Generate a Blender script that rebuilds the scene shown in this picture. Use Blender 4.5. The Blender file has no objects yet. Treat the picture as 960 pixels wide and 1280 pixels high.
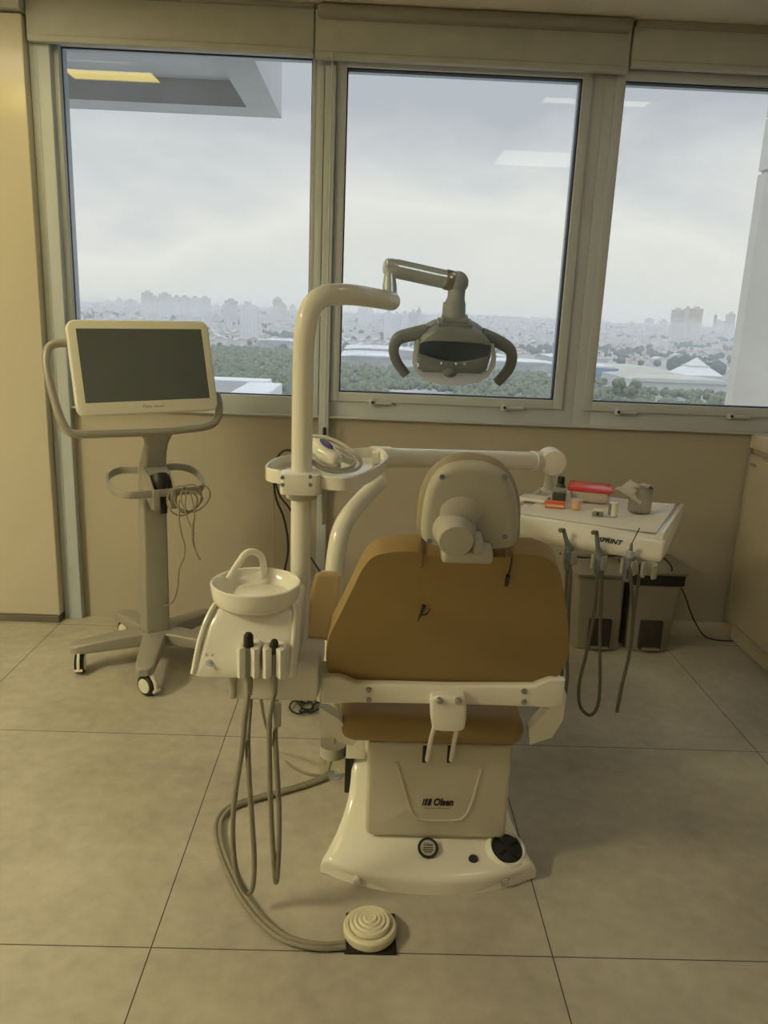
import bpy, bmesh, math, random
from mathutils import Vector as V, Matrix, noise as mnoise
random.seed(7)
scn = bpy.context.scene
col = scn.collection
R = math.radians
PI = math.pi

# ------------------------------------------------------------------ camera model
F, PITCH, ROLL, YAW, EYE = 976.2258, .2467, .0414, .0232, V((0, 0, 1.5))
_f = V((math.sin(YAW) * math.cos(PITCH), math.cos(YAW) * math.cos(PITCH), -math.sin(PITCH)))
_r = V((math.cos(YAW), -math.sin(YAW), 0)); _u = _r.cross(_f)
CR = math.cos(ROLL) * _r + math.sin(ROLL) * _u
CU = -math.sin(ROLL) * _r + math.cos(ROLL) * _u
CF = _f


def _ray(u, v): return CR * ((u - 480) / F) - CU * ((v - 640) / F) + CF
def at(u, v, Y): d = _ray(u, v); return EYE + d * (Y / d.y)
def atz(u, v, Z): d = _ray(u, v); return EYE + d * ((Z - 1.5) / d.z)


cam = bpy.data.cameras.new('camera'); camo = bpy.data.objects.new('camera', cam); col.objects.link(camo)
m = Matrix((CR, CU, -CF)).transposed().to_4x4(); m.translation = EYE
camo.matrix_world = m
cam.sensor_fit = 'VERTICAL'; cam.sensor_height = 36; cam.lens = 36 * F / 1280
cam.clip_start = .05; cam.clip_end = 30000
scn.camera = camo
scn.view_settings.view_transform = 'Standard'; scn.view_settings.look = 'None'
scn.view_settings.gamma = 1; scn.view_settings.use_curve_mapping = False
scn.view_settings.exposure = 0.0
scn.cycles.use_denoising = True
scn.cycles.max_bounces = 10; scn.cycles.diffuse_bounces = 5; scn.cycles.transparent_max_bounces = 24
scn.cycles.sample_clamp_indirect = 4.0
scn.cycles.volume_bounces = 3

# ------------------------------------------------------------------ materials
def nodes(name):
    m = bpy.data.materials.new(name); m.use_nodes = True
    nt = m.node_tree; nt.nodes.clear()
    return m, nt, nt.nodes, nt.links


def mat(name, c, rough=.5, metal=0., var=.05, scale=6., bump=0., bscale=200., coat=0., c2=None, spec=.5, trans=0., alpha=1., ior=1.45):
    m, nt, N, L = nodes(name)
    out = N.new('ShaderNodeOutputMaterial'); b = N.new('ShaderNodeBsdfPrincipled')
    L.new(b.outputs[0], out.inputs[0])
    tc = N.new('ShaderNodeTexCoord'); nz = N.new('ShaderNodeTexNoise')
    nz.inputs['Scale'].default_value = scale; nz.inputs['Detail'].default_value = 5
    L.new(tc.outputs['Object'], nz.inputs['Vector'])
    rp = N.new('ShaderNodeValToRGB')
    a = [max(0, x * (1 - var)) for x in c]; z = c2 or [min(1, x * (1 + var)) for x in c]
    rp.color_ramp.elements[0].position = .3; rp.color_ramp.elements[1].position = .7
    rp.color_ramp.elements[0].color = (*a, 1); rp.color_ramp.elements[1].color = (*z, 1)
    L.new(nz.outputs['Fac'], rp.inputs['Fac']); L.new(rp.outputs['Color'], b.inputs['Base Color'])
    b.inputs['Roughness'].default_value = rough; b.inputs['Metallic'].default_value = metal
    b.inputs['Coat Weight'].default_value = coat; b.inputs['Coat Roughness'].default_value = .08
    b.inputs['Specular IOR Level'].default_value = spec
    b.inputs['Transmission Weight'].default_value = trans; b.inputs['IOR'].default_value = ior
    b.inputs['Alpha'].default_value = alpha
    if bump:
        n2 = N.new('ShaderNodeTexNoise'); n2.inputs['Scale'].default_value = bscale; n2.inputs['Detail'].default_value = 3
        L.new(tc.outputs['Object'], n2.inputs['Vector'])
        bp = N.new('ShaderNodeBump'); bp.inputs['Strength'].default_value = bump; bp.inputs['Distance'].default_value = .003
        L.new(n2.outputs['Fac'], bp.inputs['Height']); L.new(bp.outputs[0], b.inputs['Normal'])
    return m


def emit(name, c, s):
    m, nt, N, L = nodes(name)
    out = N.new('ShaderNodeOutputMaterial'); e = N.new('ShaderNodeEmission')
    e.inputs[0].default_value = (*c, 1); e.inputs[1].default_value = s
    L.new(e.outputs[0], out.inputs[0]); return m


def glass_mat(name, tint, refl, rough=0.):
    m, nt, N, L = nodes(name)
    out = N.new('ShaderNodeOutputMaterial'); t = N.new('ShaderNodeBsdfTransparent'); g = N.new('ShaderNodeBsdfGlossy')
    t.inputs[0].default_value = (*tint, 1); g.inputs['Roughness'].default_value = rough
    g.inputs['Color'].default_value = (1, 1, 1, 1)
    lw = N.new('ShaderNodeFresnel'); lw.inputs['IOR'].default_value = 1.45
    mu = N.new('ShaderNodeMath'); mu.operation = 'MULTIPLY'; mu.inputs[1].default_value = refl
    L.new(lw.outputs[0], mu.inputs[0])
    mx = N.new('ShaderNodeMixShader'); L.new(mu.outputs[0], mx.inputs[0]); L.new(t.outputs[0], mx.inputs[1]); L.new(g.outputs[0], mx.inputs[2])
    L.new(mx.outputs[0], out.inputs[0]); return m


M = {}
M['wall'] = mat('taupe_wall_paint', (.46, .425, .355), .75, var=.05, scale=1.5, bump=.05, bscale=150)
M['panel'] = mat('glossy_beige_panel', (.60, .56, .47), .22, var=.04, scale=.8)
M['skirt'] = mat('dark_skirting', (.16, .145, .12), .5)
M['white_trim'] = mat('white_skirting', (.62, .58, .5), .5)
M['ceiling'] = mat('ceiling_paint', (.62, .58, .5), .8)
M['alu'] = mat('grey_painted_aluminium', (.54, .59, .66), .42, var=.03, scale=3)
M['alu_d'] = mat('grey_aluminium_groove', (.30, .30, .30), .4)
M['gasket'] = mat('black_rubber_gasket', (.015, .015, .017), .6)
M['blind'] = mat('taupe_blind_fabric', (.47, .48, .47), .85, var=.05, scale=12, bump=.08, bscale=600)
M['cassette'] = mat('grey_blind_cassette', (.30, .29, .26), .6)
M['glass'] = glass_mat('tinted_window_glass', (.77, .785, .79), .5)
M['white'] = mat('glossy_white_enamel', (.86, .85, .78), .2, var=.02, coat=.3)
M['white_m'] = mat('satin_white_plastic', (.80, .79, .72), .4, var=.03)
M['shell'] = mat('grey_white_shell', (.47, .46, .415), .45, var=.03)
M['cover'] = mat('ivory_moulded_plastic', (.60, .575, .49), .42, var=.02)
M['vinyl'] = mat('tan_vinyl', (.33, .23, .10), .55, var=.06, scale=5, bump=.12, bscale=350)
M['vinyl_lit'] = mat('lit_tan_vinyl', (.86, .68, .36), .5, var=.05, scale=5, bump=.08, bscale=350)  # tan vinyl brightened in colour so the armrest reads as lit
M['taupe_pad'] = mat('taupe_vinyl', (.33, .29, .21), .55, var=.05)
M['black'] = mat('black_plastic', (.018, .017, .016), .45)
M['black_g'] = mat('black_gloss_plastic', (.03, .028, .026), .25)
M['hose'] = mat('grey_hose', (.27, .25, .20), .45, var=.08, scale=30)
M['hose_d'] = mat('dark_grey_hose', (.13, .12, .10), .5)
M['grey'] = mat('mid_grey_plastic', (.30, .29, .26), .4)
M['cart'] = mat('champagne_grey_metal_paint', (.36, .35, .31), .4, var=.03, metal=.2)
M['cart_l'] = mat('pale_grey_plastic', (.78, .77, .68), .35, var=.02)
M['screen'] = mat('dark_glass_screen', (.10, .115, .115), .34, var=.03, spec=.45)
M['chrome'] = mat('brushed_chrome', (.62, .72, .84), .25, metal=.5, var=.04)
M['lampgrey'] = mat('warm_grey_plastic', (.33, .38, .44), .42, var=.03)
M['lampdark'] = mat('dark_grey_plastic', (.20, .235, .275), .45)
M['reflector'] = mat('dark_blue_coated_reflector', (.24, .31, .46), .25, metal=.1, var=.15, scale=14)
def shield_mat():
    m, nt, N, L = nodes('frosted_translucent_shield')
    out = N.new('ShaderNodeOutputMaterial'); tl = N.new('ShaderNodeBsdfTranslucent'); tl.inputs[0].default_value = (.95, .95, .93, 1)
    tr = N.new('ShaderNodeBsdfTransparent'); d = N.new('ShaderNodeBsdfDiffuse'); d.inputs[0].default_value = (.9, .9, .88, 1)
    a = N.new('ShaderNodeMixShader'); a.inputs[0].default_value = .1; L.new(tl.outputs[0], a.inputs[1]); L.new(d.outputs[0], a.inputs[2])
    b = N.new('ShaderNodeMixShader'); b.inputs[0].default_value = .86; L.new(tr.outputs[0], b.inputs[1]); L.new(a.outputs[0], b.inputs[2])
    L.new(b.outputs[0], out.inputs[0]); return m


M['shield'] = shield_mat()
M['clear'] = glass_mat('clear_plastic', (.93, .93, .90), 1.2, .05)
M['water'] = glass_mat('cloudy_plastic_film', (.88, .88, .83), .35, .1)
M['paper'] = mat('white_tissue_paper', (.80, .78, .72), .85, var=.03, bump=.25, bscale=60)
M['red'] = mat('red_plastic_lid', (.70, .045, .05), .3)
M['orange'] = mat('orange_red_card', (.80, .16, .05), .5)
M['peach'] = mat('peach_card', (.85, .50, .30), .5)
M['frost'] = mat('frosted_plastic', (.78, .66, .60), .35, alpha=.75)
M['jar'] = mat('smoky_grey_jar', (.09, .09, .08), .3)
M['tin'] = mat('brushed_steel', (.42, .40, .36), .3, metal=.9)
M['bin'] = mat('taupe_bin_plastic', (.25, .23, .19), .5)
M['bin_shade'] = mat('bin_recess_shade', (.035, .03, .025), .6)  # near black: the shade of the recess put into the colour
M['cabinet'] = mat('cream_cabinet_laminate', (.56, .51, .43), .45, var=.03)
M['cabframe'] = mat('aluminium_door_edge', (.55, .53, .48), .3, metal=.5)
M['counter'] = mat('cream_stone_counter', (.70, .64, .55), .3, var=.06, scale=20)
M['pedal'] = mat('cream_pedal_plastic', (.76, .71, .55), .4)
M['blue'] = mat('indigo_plastic', (.06, .06, .22), .25)
M['wire'] = mat('grey_wire', (.30, .27, .20), .5)
M['ext'] = mat('exterior_grey_render', (.60, .61, .62), .85)
M['ext_d'] = mat('exterior_dark_render', (.22, .225, .23), .85)
M['extp'] = mat('exterior_beige_render', (.74, .71, .65), .85, var=.06, scale=2)
M['extw'] = mat('exterior_white_concrete', (.72, .72, .70), .8)


def floor_mat():
    m, nt, N, L = nodes('concrete_look_floor_tiles')
    out = N.new('ShaderNodeOutputMaterial'); b = N.new('ShaderNodeBsdfPrincipled'); L.new(b.outputs[0], out.inputs[0])
    tc = N.new('ShaderNodeTexCoord'); sx = N.new('ShaderNodeSeparateXYZ'); L.new(tc.outputs['Object'], sx.inputs[0])

    def line(o, off):
        a = N.new('ShaderNodeMath'); a.operation = 'SUBTRACT'; a.inputs[1].default_value = off; L.new(o, a.inputs[0])
        w = N.new('ShaderNodeMath'); w.operation = 'PINGPONG'; w.inputs[1].default_value = .487; L.new(a.outputs[0], w.inputs[0])
        c = N.new('ShaderNodeMath'); c.operation = 'LESS_THAN'; c.inputs[1].default_value = .0016; L.new(w.outputs[0], c.inputs[0])
        return c.outputs[0]
    l1 = line(sx.outputs[0], -.4811); l2 = line(sx.outputs[1], 1.5757)
    mx = N.new('ShaderNodeMath'); mx.operation = 'MAXIMUM'; L.new(l1, mx.inputs[0]); L.new(l2, mx.inputs[1])
    n1 = N.new('ShaderNodeTexNoise'); n1.inputs['Scale'].default_value = 2.0; n1.inputs['Detail'].default_value = 7; n1.inputs['Roughness'].default_value = .62
    L.new(tc.outputs['Object'], n1.inputs['Vector'])
    n2 = N.new('ShaderNodeTexNoise'); n2.inputs['Scale'].default_value = 22; n2.inputs['Detail'].default_value = 6
    L.new(tc.outputs['Object'], n2.inputs['Vector'])
    mixf = N.new('ShaderNodeMix'); mixf.data_type = 'FLOAT'; mixf.inputs[0].default_value = .3
    L.new(n1.outputs['Fac'], mixf.inputs[2]); L.new(n2.outputs['Fac'], mixf.inputs[3])
    rp = N.new('ShaderNodeValToRGB'); e = rp.color_ramp.elements
    e[0].position = .33; e[0].color = (.34, .32, .275, 1); e[1].position = .68; e[1].color = (.56, .535, .455, 1)
    L.new(mixf.outputs[0], rp.inputs[0])
    cm = N.new('ShaderNodeMix'); cm.data_type = 'RGBA'; L.new(mx.outputs[0], cm.inputs[0]); L.new(rp.outputs[0], cm.inputs[6])
    cm.inputs[7].default_value = (.07, .06, .045, 1)
    L.new(cm.outputs[2], b.inputs['Base Color'])
    rr = N.new('ShaderNodeMapRange'); rr.inputs[3].default_value = .38; rr.inputs[4].default_value = .58
    L.new(n1.outputs['Fac'], rr.inputs[0]); L.new(rr.outputs[0], b.inputs['Roughness'])
    b.inputs['Specular IOR Level'].default_value = .35
    return m


M['floor'] = floor_mat()

# ------------------------------------------------------------------ mesh helpers
def crom(pts, n=8, closed=False):
    P = [V(p) for p in pts]; out = []
    k = len(P); rng = range(k) if closed else range(k - 1)
    for i in rng:
        if closed: a, b, c, d = P[(i - 1) % k], P[i], P[(i + 1) % k], P[(i + 2) % k]
        else:
            b, c = P[i], P[i + 1]; a = P[i - 1] if i else b * 2 - c; d = P[i + 2] if i + 2 < k else c * 2 - b
        for j in range(n):
            t = j / n
            out.append(.5 * (2 * b + (c - a) * t + (2 * a - 5 * b + 4 * c - d) * t * t + (3 * b - a - 3 * c + d) * t ** 3))
    if not closed: out.append(P[-1])
    return out


def chaikin(pts, it=2):
    P = [V(p) for p in pts]
    for _ in range(it):
        Q = []
        for i in range(len(P)):
            a, b = P[i], P[(i + 1) % len(P)]
            Q += [a * .75 + b * .25, a * .25 + b * .75]
        P = Q
    return P


def frame(o, x, y):
    x = V(x).normalized(); z = x.cross(V(y)).normalized(); y = z.cross(x)
    mm = Matrix((x, y, z)).transposed().to_4x4(); mm.translation = V(o); return mm


class MB:
    def __init__(s): s.bm = bmesh.new()

    def _merge(s, b, mtx=None):
        if mtx is not None: b.transform(mtx)
        me = bpy.data.meshes.new('tmp'); b.to_mesh(me); b.free(); s.bm.from_mesh(me); bpy.data.meshes.remove(me); return s

    def box(s, x0, x1, y0, y1, z0, z1, bev=0, seg=3, mtx=None, taper=None):
        b = bmesh.new(); vs = []
        for z in (z0, z1):
            k = 1 if (taper is None or z == z1) else taper
            cx, cy = (x0 + x1) / 2, (y0 + y1) / 2
            for x, y in ((x0, y0), (x1, y0), (x1, y1), (x0, y1)):
                vs.append(b.verts.new((cx + (x - cx) * k, cy + (y - cy) * k, z)))
        for f in ((3, 2, 1, 0), (4, 5, 6, 7), (0, 1, 5, 4), (1, 2, 6, 5), (2, 3, 7, 6), (3, 0, 4, 7)): b.faces.new([vs[i] for i in f])
        if bev: bmesh.ops.bevel(b, geom=b.edges[:], offset=bev, segments=seg, profile=.5, affect='EDGES', clamp_overlap=True)
        return s._merge(b, mtx)

    def tube(s, path, r, seg=12, smooth=0, cap=True, flat=None, closed=False):
        P = [V(p) for p in path]
        if smooth: 
            rr = r
            if isinstance(r, (list, tuple)):
                rr = []
                for i in range(len(r) - 1): rr += [r[i] + (r[i + 1] - r[i]) * j / smooth for j in range(smooth)]
                rr.append(r[-1])
            P = crom(P, smooth, closed); r = rr
        n = len(P); rad = r if isinstance(r, (list, tuple)) else [r] * n
        T = []
        for i in range(n):
            a = P[(i - 1) % n] if closed else P[max(i - 1, 0)]; c = P[(i + 1) % n] if closed else P[min(i + 1, n - 1)]
            d = c - a; T.append(d.normalized() if d.length > 1e-9 else V((0, 0, 1)))
        up = V((0, 0, 1)) if abs(T[0].z) < .9 else V((0, 1, 0))
        nrm = (up - T[0] * up.dot(T[0])).normalized(); rings = []
        b = bmesh.new()
        for i in range(n):
            if flat:
                u2 = V((0, 0, 1)); nn = (u2 - T[i] * u2.dot(T[i]))
                nrm = nn.normalized() if nn.length > 1e-4 else nrm
            else:
                nrm = (nrm - T[i] * nrm.dot(T[i])).normalized()
            bi = T[i].cross(nrm); ra, rb = (flat if flat else (rad[i], rad[i]))
            pts = []
            for k in range(seg):
                a = 2 * PI * k / seg; c_, s_ = math.cos(a), math.sin(a)
                if flat:  # rounded rectangle section
                    c_ = math.copysign(abs(c_) ** .45, c_); s_ = math.copysign(abs(s_) ** .45, s_)
                pts.append(b.verts.new(P[i] + nrm * ra * c_ + bi * rb * s_))
            rings.append(pts)
        for i in range(n if closed else n - 1):
            A, B = rings[i], rings[(i + 1) % n]
            for k in range(seg): b.faces.new((A[k], A[(k + 1) % seg], B[(k + 1) % seg], B[k]))
        if cap and not closed: b.faces.new(rings[0][::-1]); b.faces.new(rings[-1])
        return s._merge(b)

    def lathe(s, prof, mtx=None, seg=40):
        b = bmesh.new(); rings = []
        for r, z in prof:
            if r < 1e-6: rings.append([b.verts.new((0, 0, z))])
            else: rings.append([b.verts.new((r * math.cos(2 * PI * k / seg), r * math.sin(2 * PI * k / seg), z)) for k in range(seg)])
        for A, B in zip(rings, rings[1:]):
            for k in range(seg):
                q = [A[k % len(A)], A[(k + 1) % len(A)], B[(k + 1) % len(B)], B[k % len(B)]]
                u = []
                for w in q:
                    if w not in u: u.append(w)
                if len(u) > 2:
                    try: b.faces.new(u)
                    except ValueError: pass
        for Rg, fl in ((rings[0], True), (rings[-1], False)):
            if len(Rg) > 2:
                try: b.faces.new(Rg[::-1] if fl else Rg)
                except ValueError: pass
        bmesh.ops.recalc_face_normals(b, faces=b.faces[:])
        return s._merge(b, mtx)

    def prism(s, outline, d0, d1, bev=0, seg=3, mtx=None, back=True):
        b = bmesh.new(); n = len(outline)
        A = [b.verts.new((p[0], p[1], d0)) for p in outline]; B = [b.verts.new((p[0], p[1], d1)) for p in outline]
        fa = b.faces.new(A[::-1]); fb = b.faces.new(B)
        for i in range(n): b.faces.new((A[i], A[(i + 1) % n], B[(i + 1) % n], B[i]))
        bmesh.ops.recalc_face_normals(b, faces=b.faces[:])
        if bev:
            ed = list(fb.edges) + (list(fa.edges) if back else [])
            bmesh.ops.bevel(b, geom=ed, offset=bev, segments=seg, profile=.5, affect='EDGES', clamp_overlap=True)
        return s._merge(b, mtx)

    def loft(s, rings, cap=True, mtx=None):
        b = bmesh.new(); RR = [[b.verts.new(p) for p in r] for r in rings]; n = len(RR[0])
        for A, B in zip(RR, RR[1:]):
            for k in range(n): b.faces.new((A[k], A[(k + 1) % n], B[(k + 1) % n], B[k]))
        if cap: b.faces.new(RR[0][::-1]); b.faces.new(RR[-1])
        bmesh.ops.recalc_face_normals(b, faces=b.faces[:])
        return s._merge(b, mtx)

    def ball(s, c, r, sub=3, sc=(1, 1, 1)):
        b = bmesh.new(); bmesh.ops.create_icosphere(b, subdivisions=sub, radius=r)
        mm = Matrix.Translation(V(c)) @ Matrix.Diagonal((*sc, 1)); return s._merge(b, mm)

    def text(s, body, size, mtx, ext=.0006, shear=0., bold=0., width=1.):
        c = bpy.data.curves.new('t', 'FONT'); c.body = body; c.size = size; c.extrude = ext; c.shear = shear; c.offset = bold
        c.align_x = 'CENTER'; c.align_y = 'CENTER'; c.resolution_u = 3
        o = bpy.data.objects.new('t', c); col.objects.link(o)
        dg = bpy.context.evaluated_depsgraph_get(); dg.update()
        me = bpy.data.meshes.new_from_object(o.evaluated_get(dg))
        b = bmesh.new(); b.from_mesh(me); bpy.data.objects.remove(o); bpy.data.curves.remove(c); bpy.data.meshes.remove(me)
        b.transform(Matrix.Diagonal((width, 1, 1, 1)))
        return s._merge(b, mtx)

    def build(s, name, m, parent=None, local=False, base=None, ang=38, flat=False):
        me = bpy.data.meshes.new(name)
        mw = Matrix.Identity(4)
        if parent is not None: mw = WM[parent.name]
        elif base is not None: mw = Matrix.Translation(V(base))
        if not local: s.bm.transform(mw.inverted())
        s.bm.to_mesh(me); s.bm.free()
        if not flat:
            me.shade_smooth(); me.set_sharp_from_angle(angle=R(ang))
        me.materials.append(m if not isinstance(m, str) else M[m])
        o = bpy.data.objects.new(name, me); col.objects.link(o)
        if parent is not None: o.parent = parent
        elif base is not None: o.location = base
        WM[o.name] = mw
        return o


WM = {}


def tag(o, label=None, cat=None, group=None, kind=None):
    for k, v in (('label', label), ('category', cat), ('group', group), ('kind', kind)):
        if v: o[k] = v
    return o


def thing(name, loc, label, cat, group=None, rz=0.):
    o = bpy.data.objects.new(name, None); col.objects.link(o); o.empty_display_size = .05
    o.location = loc; o.rotation_euler = (0, 0, rz)
    WM[o.name] = Matrix.Translation(V(loc)) @ Matrix.Rotation(rz, 4, 'Z')
    return tag(o, label, cat, group)


def struct(o, label=None): return tag(o, label, None, None, 'structure')


def copy_tree(o, parent=None):
    c = o.copy(); col.objects.link(c)
    if parent is not None: c.parent = parent
    WM[c.name] = WM[o.name]
    for ch in list(o.children): copy_tree(ch, c)
    return c


# ------------------------------------------------------------------ the room
W = 3.643; CEIL = 2.705
struct(MB().box(-4.2, 2.5, -2.8, W + .16, -.12, 0).build('floor', 'floor', flat=True))
struct(MB().box(-4.3, 2.6, -2.9, W + .16, CEIL, CEIL + .12).build('ceiling', 'ceiling', flat=True))
b = MB().box(-4.2, 2.6, W, W + .16, 0, 1.0275).box(-4.2, 2.6, W, W + .16, 2.57, CEIL).box(-4.2, -1.45, W, W + .16, 1.0275, 2.57).box(2.2, 2.6, W, W + .16, 1.0275, 2.57)
struct(b.build('wall_back', 'wall', flat=True))
struct(MB().box(2.43, 2.6, -2.8, W, 0, CEIL).build('wall_right', 'wall', flat=True))
struct(MB().box(-4.3, -4.2, -2.8, W + .16, 0, CEIL).build('wall_far_left', 'wall', flat=True))
struct(MB().box(-4.3, 2.6, -2.9, -2.8, 0, CEIL).build('wall_front', 'wall', flat=True))
w_ = struct(MB().box(-4.2, -1.457, 3.545, W, .036, 2.615, .004).build('wall_left', 'panel'), 'glossy beige wall panel left of the windows')
struct(MB().box(-4.2, -1.462, 3.538, W, 0, .034, .002).build('baseboard_left', 'skirt'))
struct(MB().box(-4.2, -1.452, 3.52, W, 2.625, CEIL, .004).build('trim_3', 'blind'))
struct(MB().box(.95, 1.86, W - .016, W, 0, .078, .004).build('baseboard_right', 'white_trim'))


def ring(mb, o, i, y0, y1, bev=.003):
    (a0, a1, c0, c1), (g0, g1, h0, h1) = o, i
    mb.box(a0, g0, y0, y1, c0, c1, bev).box(g1, a1, y0, y1, c0, c1, bev)
    mb.box(g0 - .002, g1 + .002, y0, y1, c0, h0, bev).box(g0 - .002, g1 + .002, y0, y1, h1, c1, bev)
    return mb


def window(n, o, g, sash, latches):
    f = ring(MB(), o, g, W - .008, W + .09)
    f.box(o[0], o[1], W - .03, W, o[2], o[2] + .01, .003)
    root = struct(f.build('window_%d' % n, 'alu', base=((o[0] + o[1]) / 2, W, o[2])))
    MB().box(g[0] - .01, g[1] + .01, W + .035, W + .043, g[2] - .01, g[3] + .01).build('pane', 'glass', root)
    e = .0045
    ring(MB(), (g[0] - .001, g[1] + .001, g[2] - .001, g[3] + .001), (g[0] + e * (.3 if n == 1 else 1), g[1] - e, g[2] + e, g[3] - e), W + (.022 if n == 1 else -.004), W + .034, 0).build('gasket', 'gasket', root)
    if sash:
        s = .042
        ring(MB(), (g[0] - s, g[1] + s, g[2] - s, g[3] + s), g, W - .02, W + .03).build('sash', 'alu', root)
    for x in latches:
        l = MB().box(x - .045, x + .05, W - .034, W - .012, g[2] - .05, g[2] - .036, .005).box(x - .055, x - .028, W - .04, W - .012, g[2] - .056, g[2] - .026, .006).build('latch', 'alu', root)
        MB().ball((x - .04, W - .042, g[2] - .04), .007, 2).build('screw', 'black', l)
    return root


window(1, (-1.45, -.275, 1.0275, 2.575), (-1.3485, -.2928, 1.1168, 2.5356), False, [])
window(2, (-.275, .945, 1.0275, 2.575), (-.1466, .849, 1.1492, 2.5011), True, [.05, .66])
window(3, (.945, 2.2, 1.0275, 2.575), (1.0293, 2.12, 1.1492, 2.5011), True, [1.19, 1.72])
b = MB().box(-1.456, -1.372, W - .045, W, 0, 2.53, .003).box(-1.43, -1.424, W - .048, W - .04, 0, 2.53)
struct(b.build('trim_1', 'alu'), 'grey aluminium post from floor to blind beside the left panel')
struct(MB().box(-.236, -.190, W - .038, W, 0, 2.5, .004).box(-.262, -.24, W - .025, W, 1.03, 2.5, .003).build('trim_2', 'alu'), 'pale vertical trunking between the left and middle windows')


def blind(x0, x1, zf0, zf1, zc, lab, cass, rail_m, wand=None):
    t = thing('roller_blind', ((x0 + x1) / 2, W - .06, zf0), lab, 'roller blind')
    MB().box(x0, x1, W - .075, W - .05, zf0 + .02, zf1, .004).build('fabric', 'blind', t)
    MB().box(x0 + .002, x1 - .002, W - .082, W - .044, zf0, zf0 + .026, .005).build('bottom_rail', rail_m, t)
    if cass:
        MB().box(x0 + .01, x1 - .006, W - .125, W - .005, zc, CEIL, .02).build('cassette', 'cassette', t)
    else:
        MB().box(x0, x1, W - .1, W - .005, zc, CEIL, .004).build('cassette', 'cassette', t)
    if wand:
        w = MB().tube([(wand, W - .085, zf0 + .02), (wand, W - .075, .985)], .0036, 8).build('wand', 'alu', t)
        MB().lathe([(0, .952), (.009, .956), (.009, .985), (.004, .992), (0, .992)], Matrix.Translation((wand, W - .075, 0)), 12).build('wand_tip', 'black', w)


blind(-1.448, -.283, 2.523, 2.70, 2.69, 'taupe roller blind rolled up above the left window', False, 'blind')
blind(-.279, 1.018, 2.512, 2.69, 2.655, 'roller blind with rounded grey cassette above the middle window', True, 'blind', -.205)
blind(1.026, 2.2, 2.535, 2.69, 2.68, 'roller blind with flat dark slot above the right window', False, 'blind')

# ceiling lights (mirrored in the panes, except the two added unseen ones at left)
def light(x0, x1, y0, y1, c, s, lab):
    t = thing('ceiling_light', ((x0 + x1) / 2, (y0 + y1) / 2, CEIL), lab, 'ceiling light', 'recessed ceiling lights')
    ff = MB(); e = .015
    ff.box(x0 - e, x0, y0 - e, y1 + e, CEIL - .008, CEIL + .03).box(x1, x1 + e, y0 - e, y1 + e, CEIL - .008, CEIL + .03).box(x0, x1, y0 - e, y0, CEIL - .008, CEIL + .03).box(x0, x1, y1, y1 + e, CEIL - .008, CEIL + .03)
    ff.build('frame', 'white_m', t)
    MB().box(x0, x1, y0, y1, CEIL - .004, CEIL + .02).build('diffuser', emit('lit_diffuser', c, s), t, flat=True)


WARM = (1., .87, .51)
light(-1.70, -1.225, 2.56, 2.75, (1, .78, .18), 20, 'narrow warm ceiling light mirrored yellow in the left window')
pa, pb, pc = atz(82, 61, CEIL), atz(172, 78, CEIL), atz(165, 61, CEIL); MY = 2 * (W + .037)
light(pa.x - .25, pb.x - .02, MY - pb.y, MY - pc.y, (1, .90, .62), 6, 'dim beige ceiling light nearest the left window, mirrored above the yellow one')
light(.905, 1.49, 2.53, 2.65, (1, .93, .76), 6, 'narrow cool ceiling light mirrored across the mullion of the right window')
light(.91, 1.50, .66, 1.23, (1, .93, .76), 4.4, 'square cool ceiling light mirrored in the middle window')
light(-3.55, -2.83, .35, 1.15, WARM, 64, 'unseen warm ceiling panel added to light the room from the left')  # added key light, out of view and clear of the pane reflections
light(-4.1, -3.5, -1.5, -.9, WARM, 12, 'unseen warm fill panel added on the ceiling behind the viewer at left')  # added fill light behind the camera, never in view

# cabinet along the right wall
cx = 1.822
c = thing('base_cabinet', (2.1, 3.03, 0), 'cream base cabinet with metal edged door standing in the right corner', 'cabinet')
MB().box(cx, 2.42, 2.43, W - .005, .1, .957, .002).build('carcass', 'cabinet', c)
MB().box(cx + .025, 2.40, 2.43, W - .005, 0, .1).build('plinth', 'cabinet', c)
for y0, y1 in ((3.035, 3.625), (2.435, 3.025)):
    d = MB().box(cx - .018, cx, y0 + .012, y1 - .012, .112, .928, .002).build('door', 'cabinet', c)
    e = MB()
    e.box(cx - .022, cx, y0, y0 + .012, .1, .94, .002).box(cx - .022, cx, y1 - .012, y1, .1, .94, .002).box(cx - .022, cx, y0, y1, .1, .112, .002).box(cx - .022, cx, y0, y1, .928, .94, .002)
    e.build('door_edge', 'cabframe', d)
    MB().box(cx - .03, cx - .018, y1 - .075, y1 - .025, .885, .897, .003).build('handle', 'alu_d', d)
tag(MB().box(1.802, 2.428, 2.42, W - .002, .962, 1.03, .004).build('worktop', 'counter', base=(2.1, 3.03, .962)), 'cream stone worktop lying on the cabinet in the right corner', 'worktop')

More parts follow.
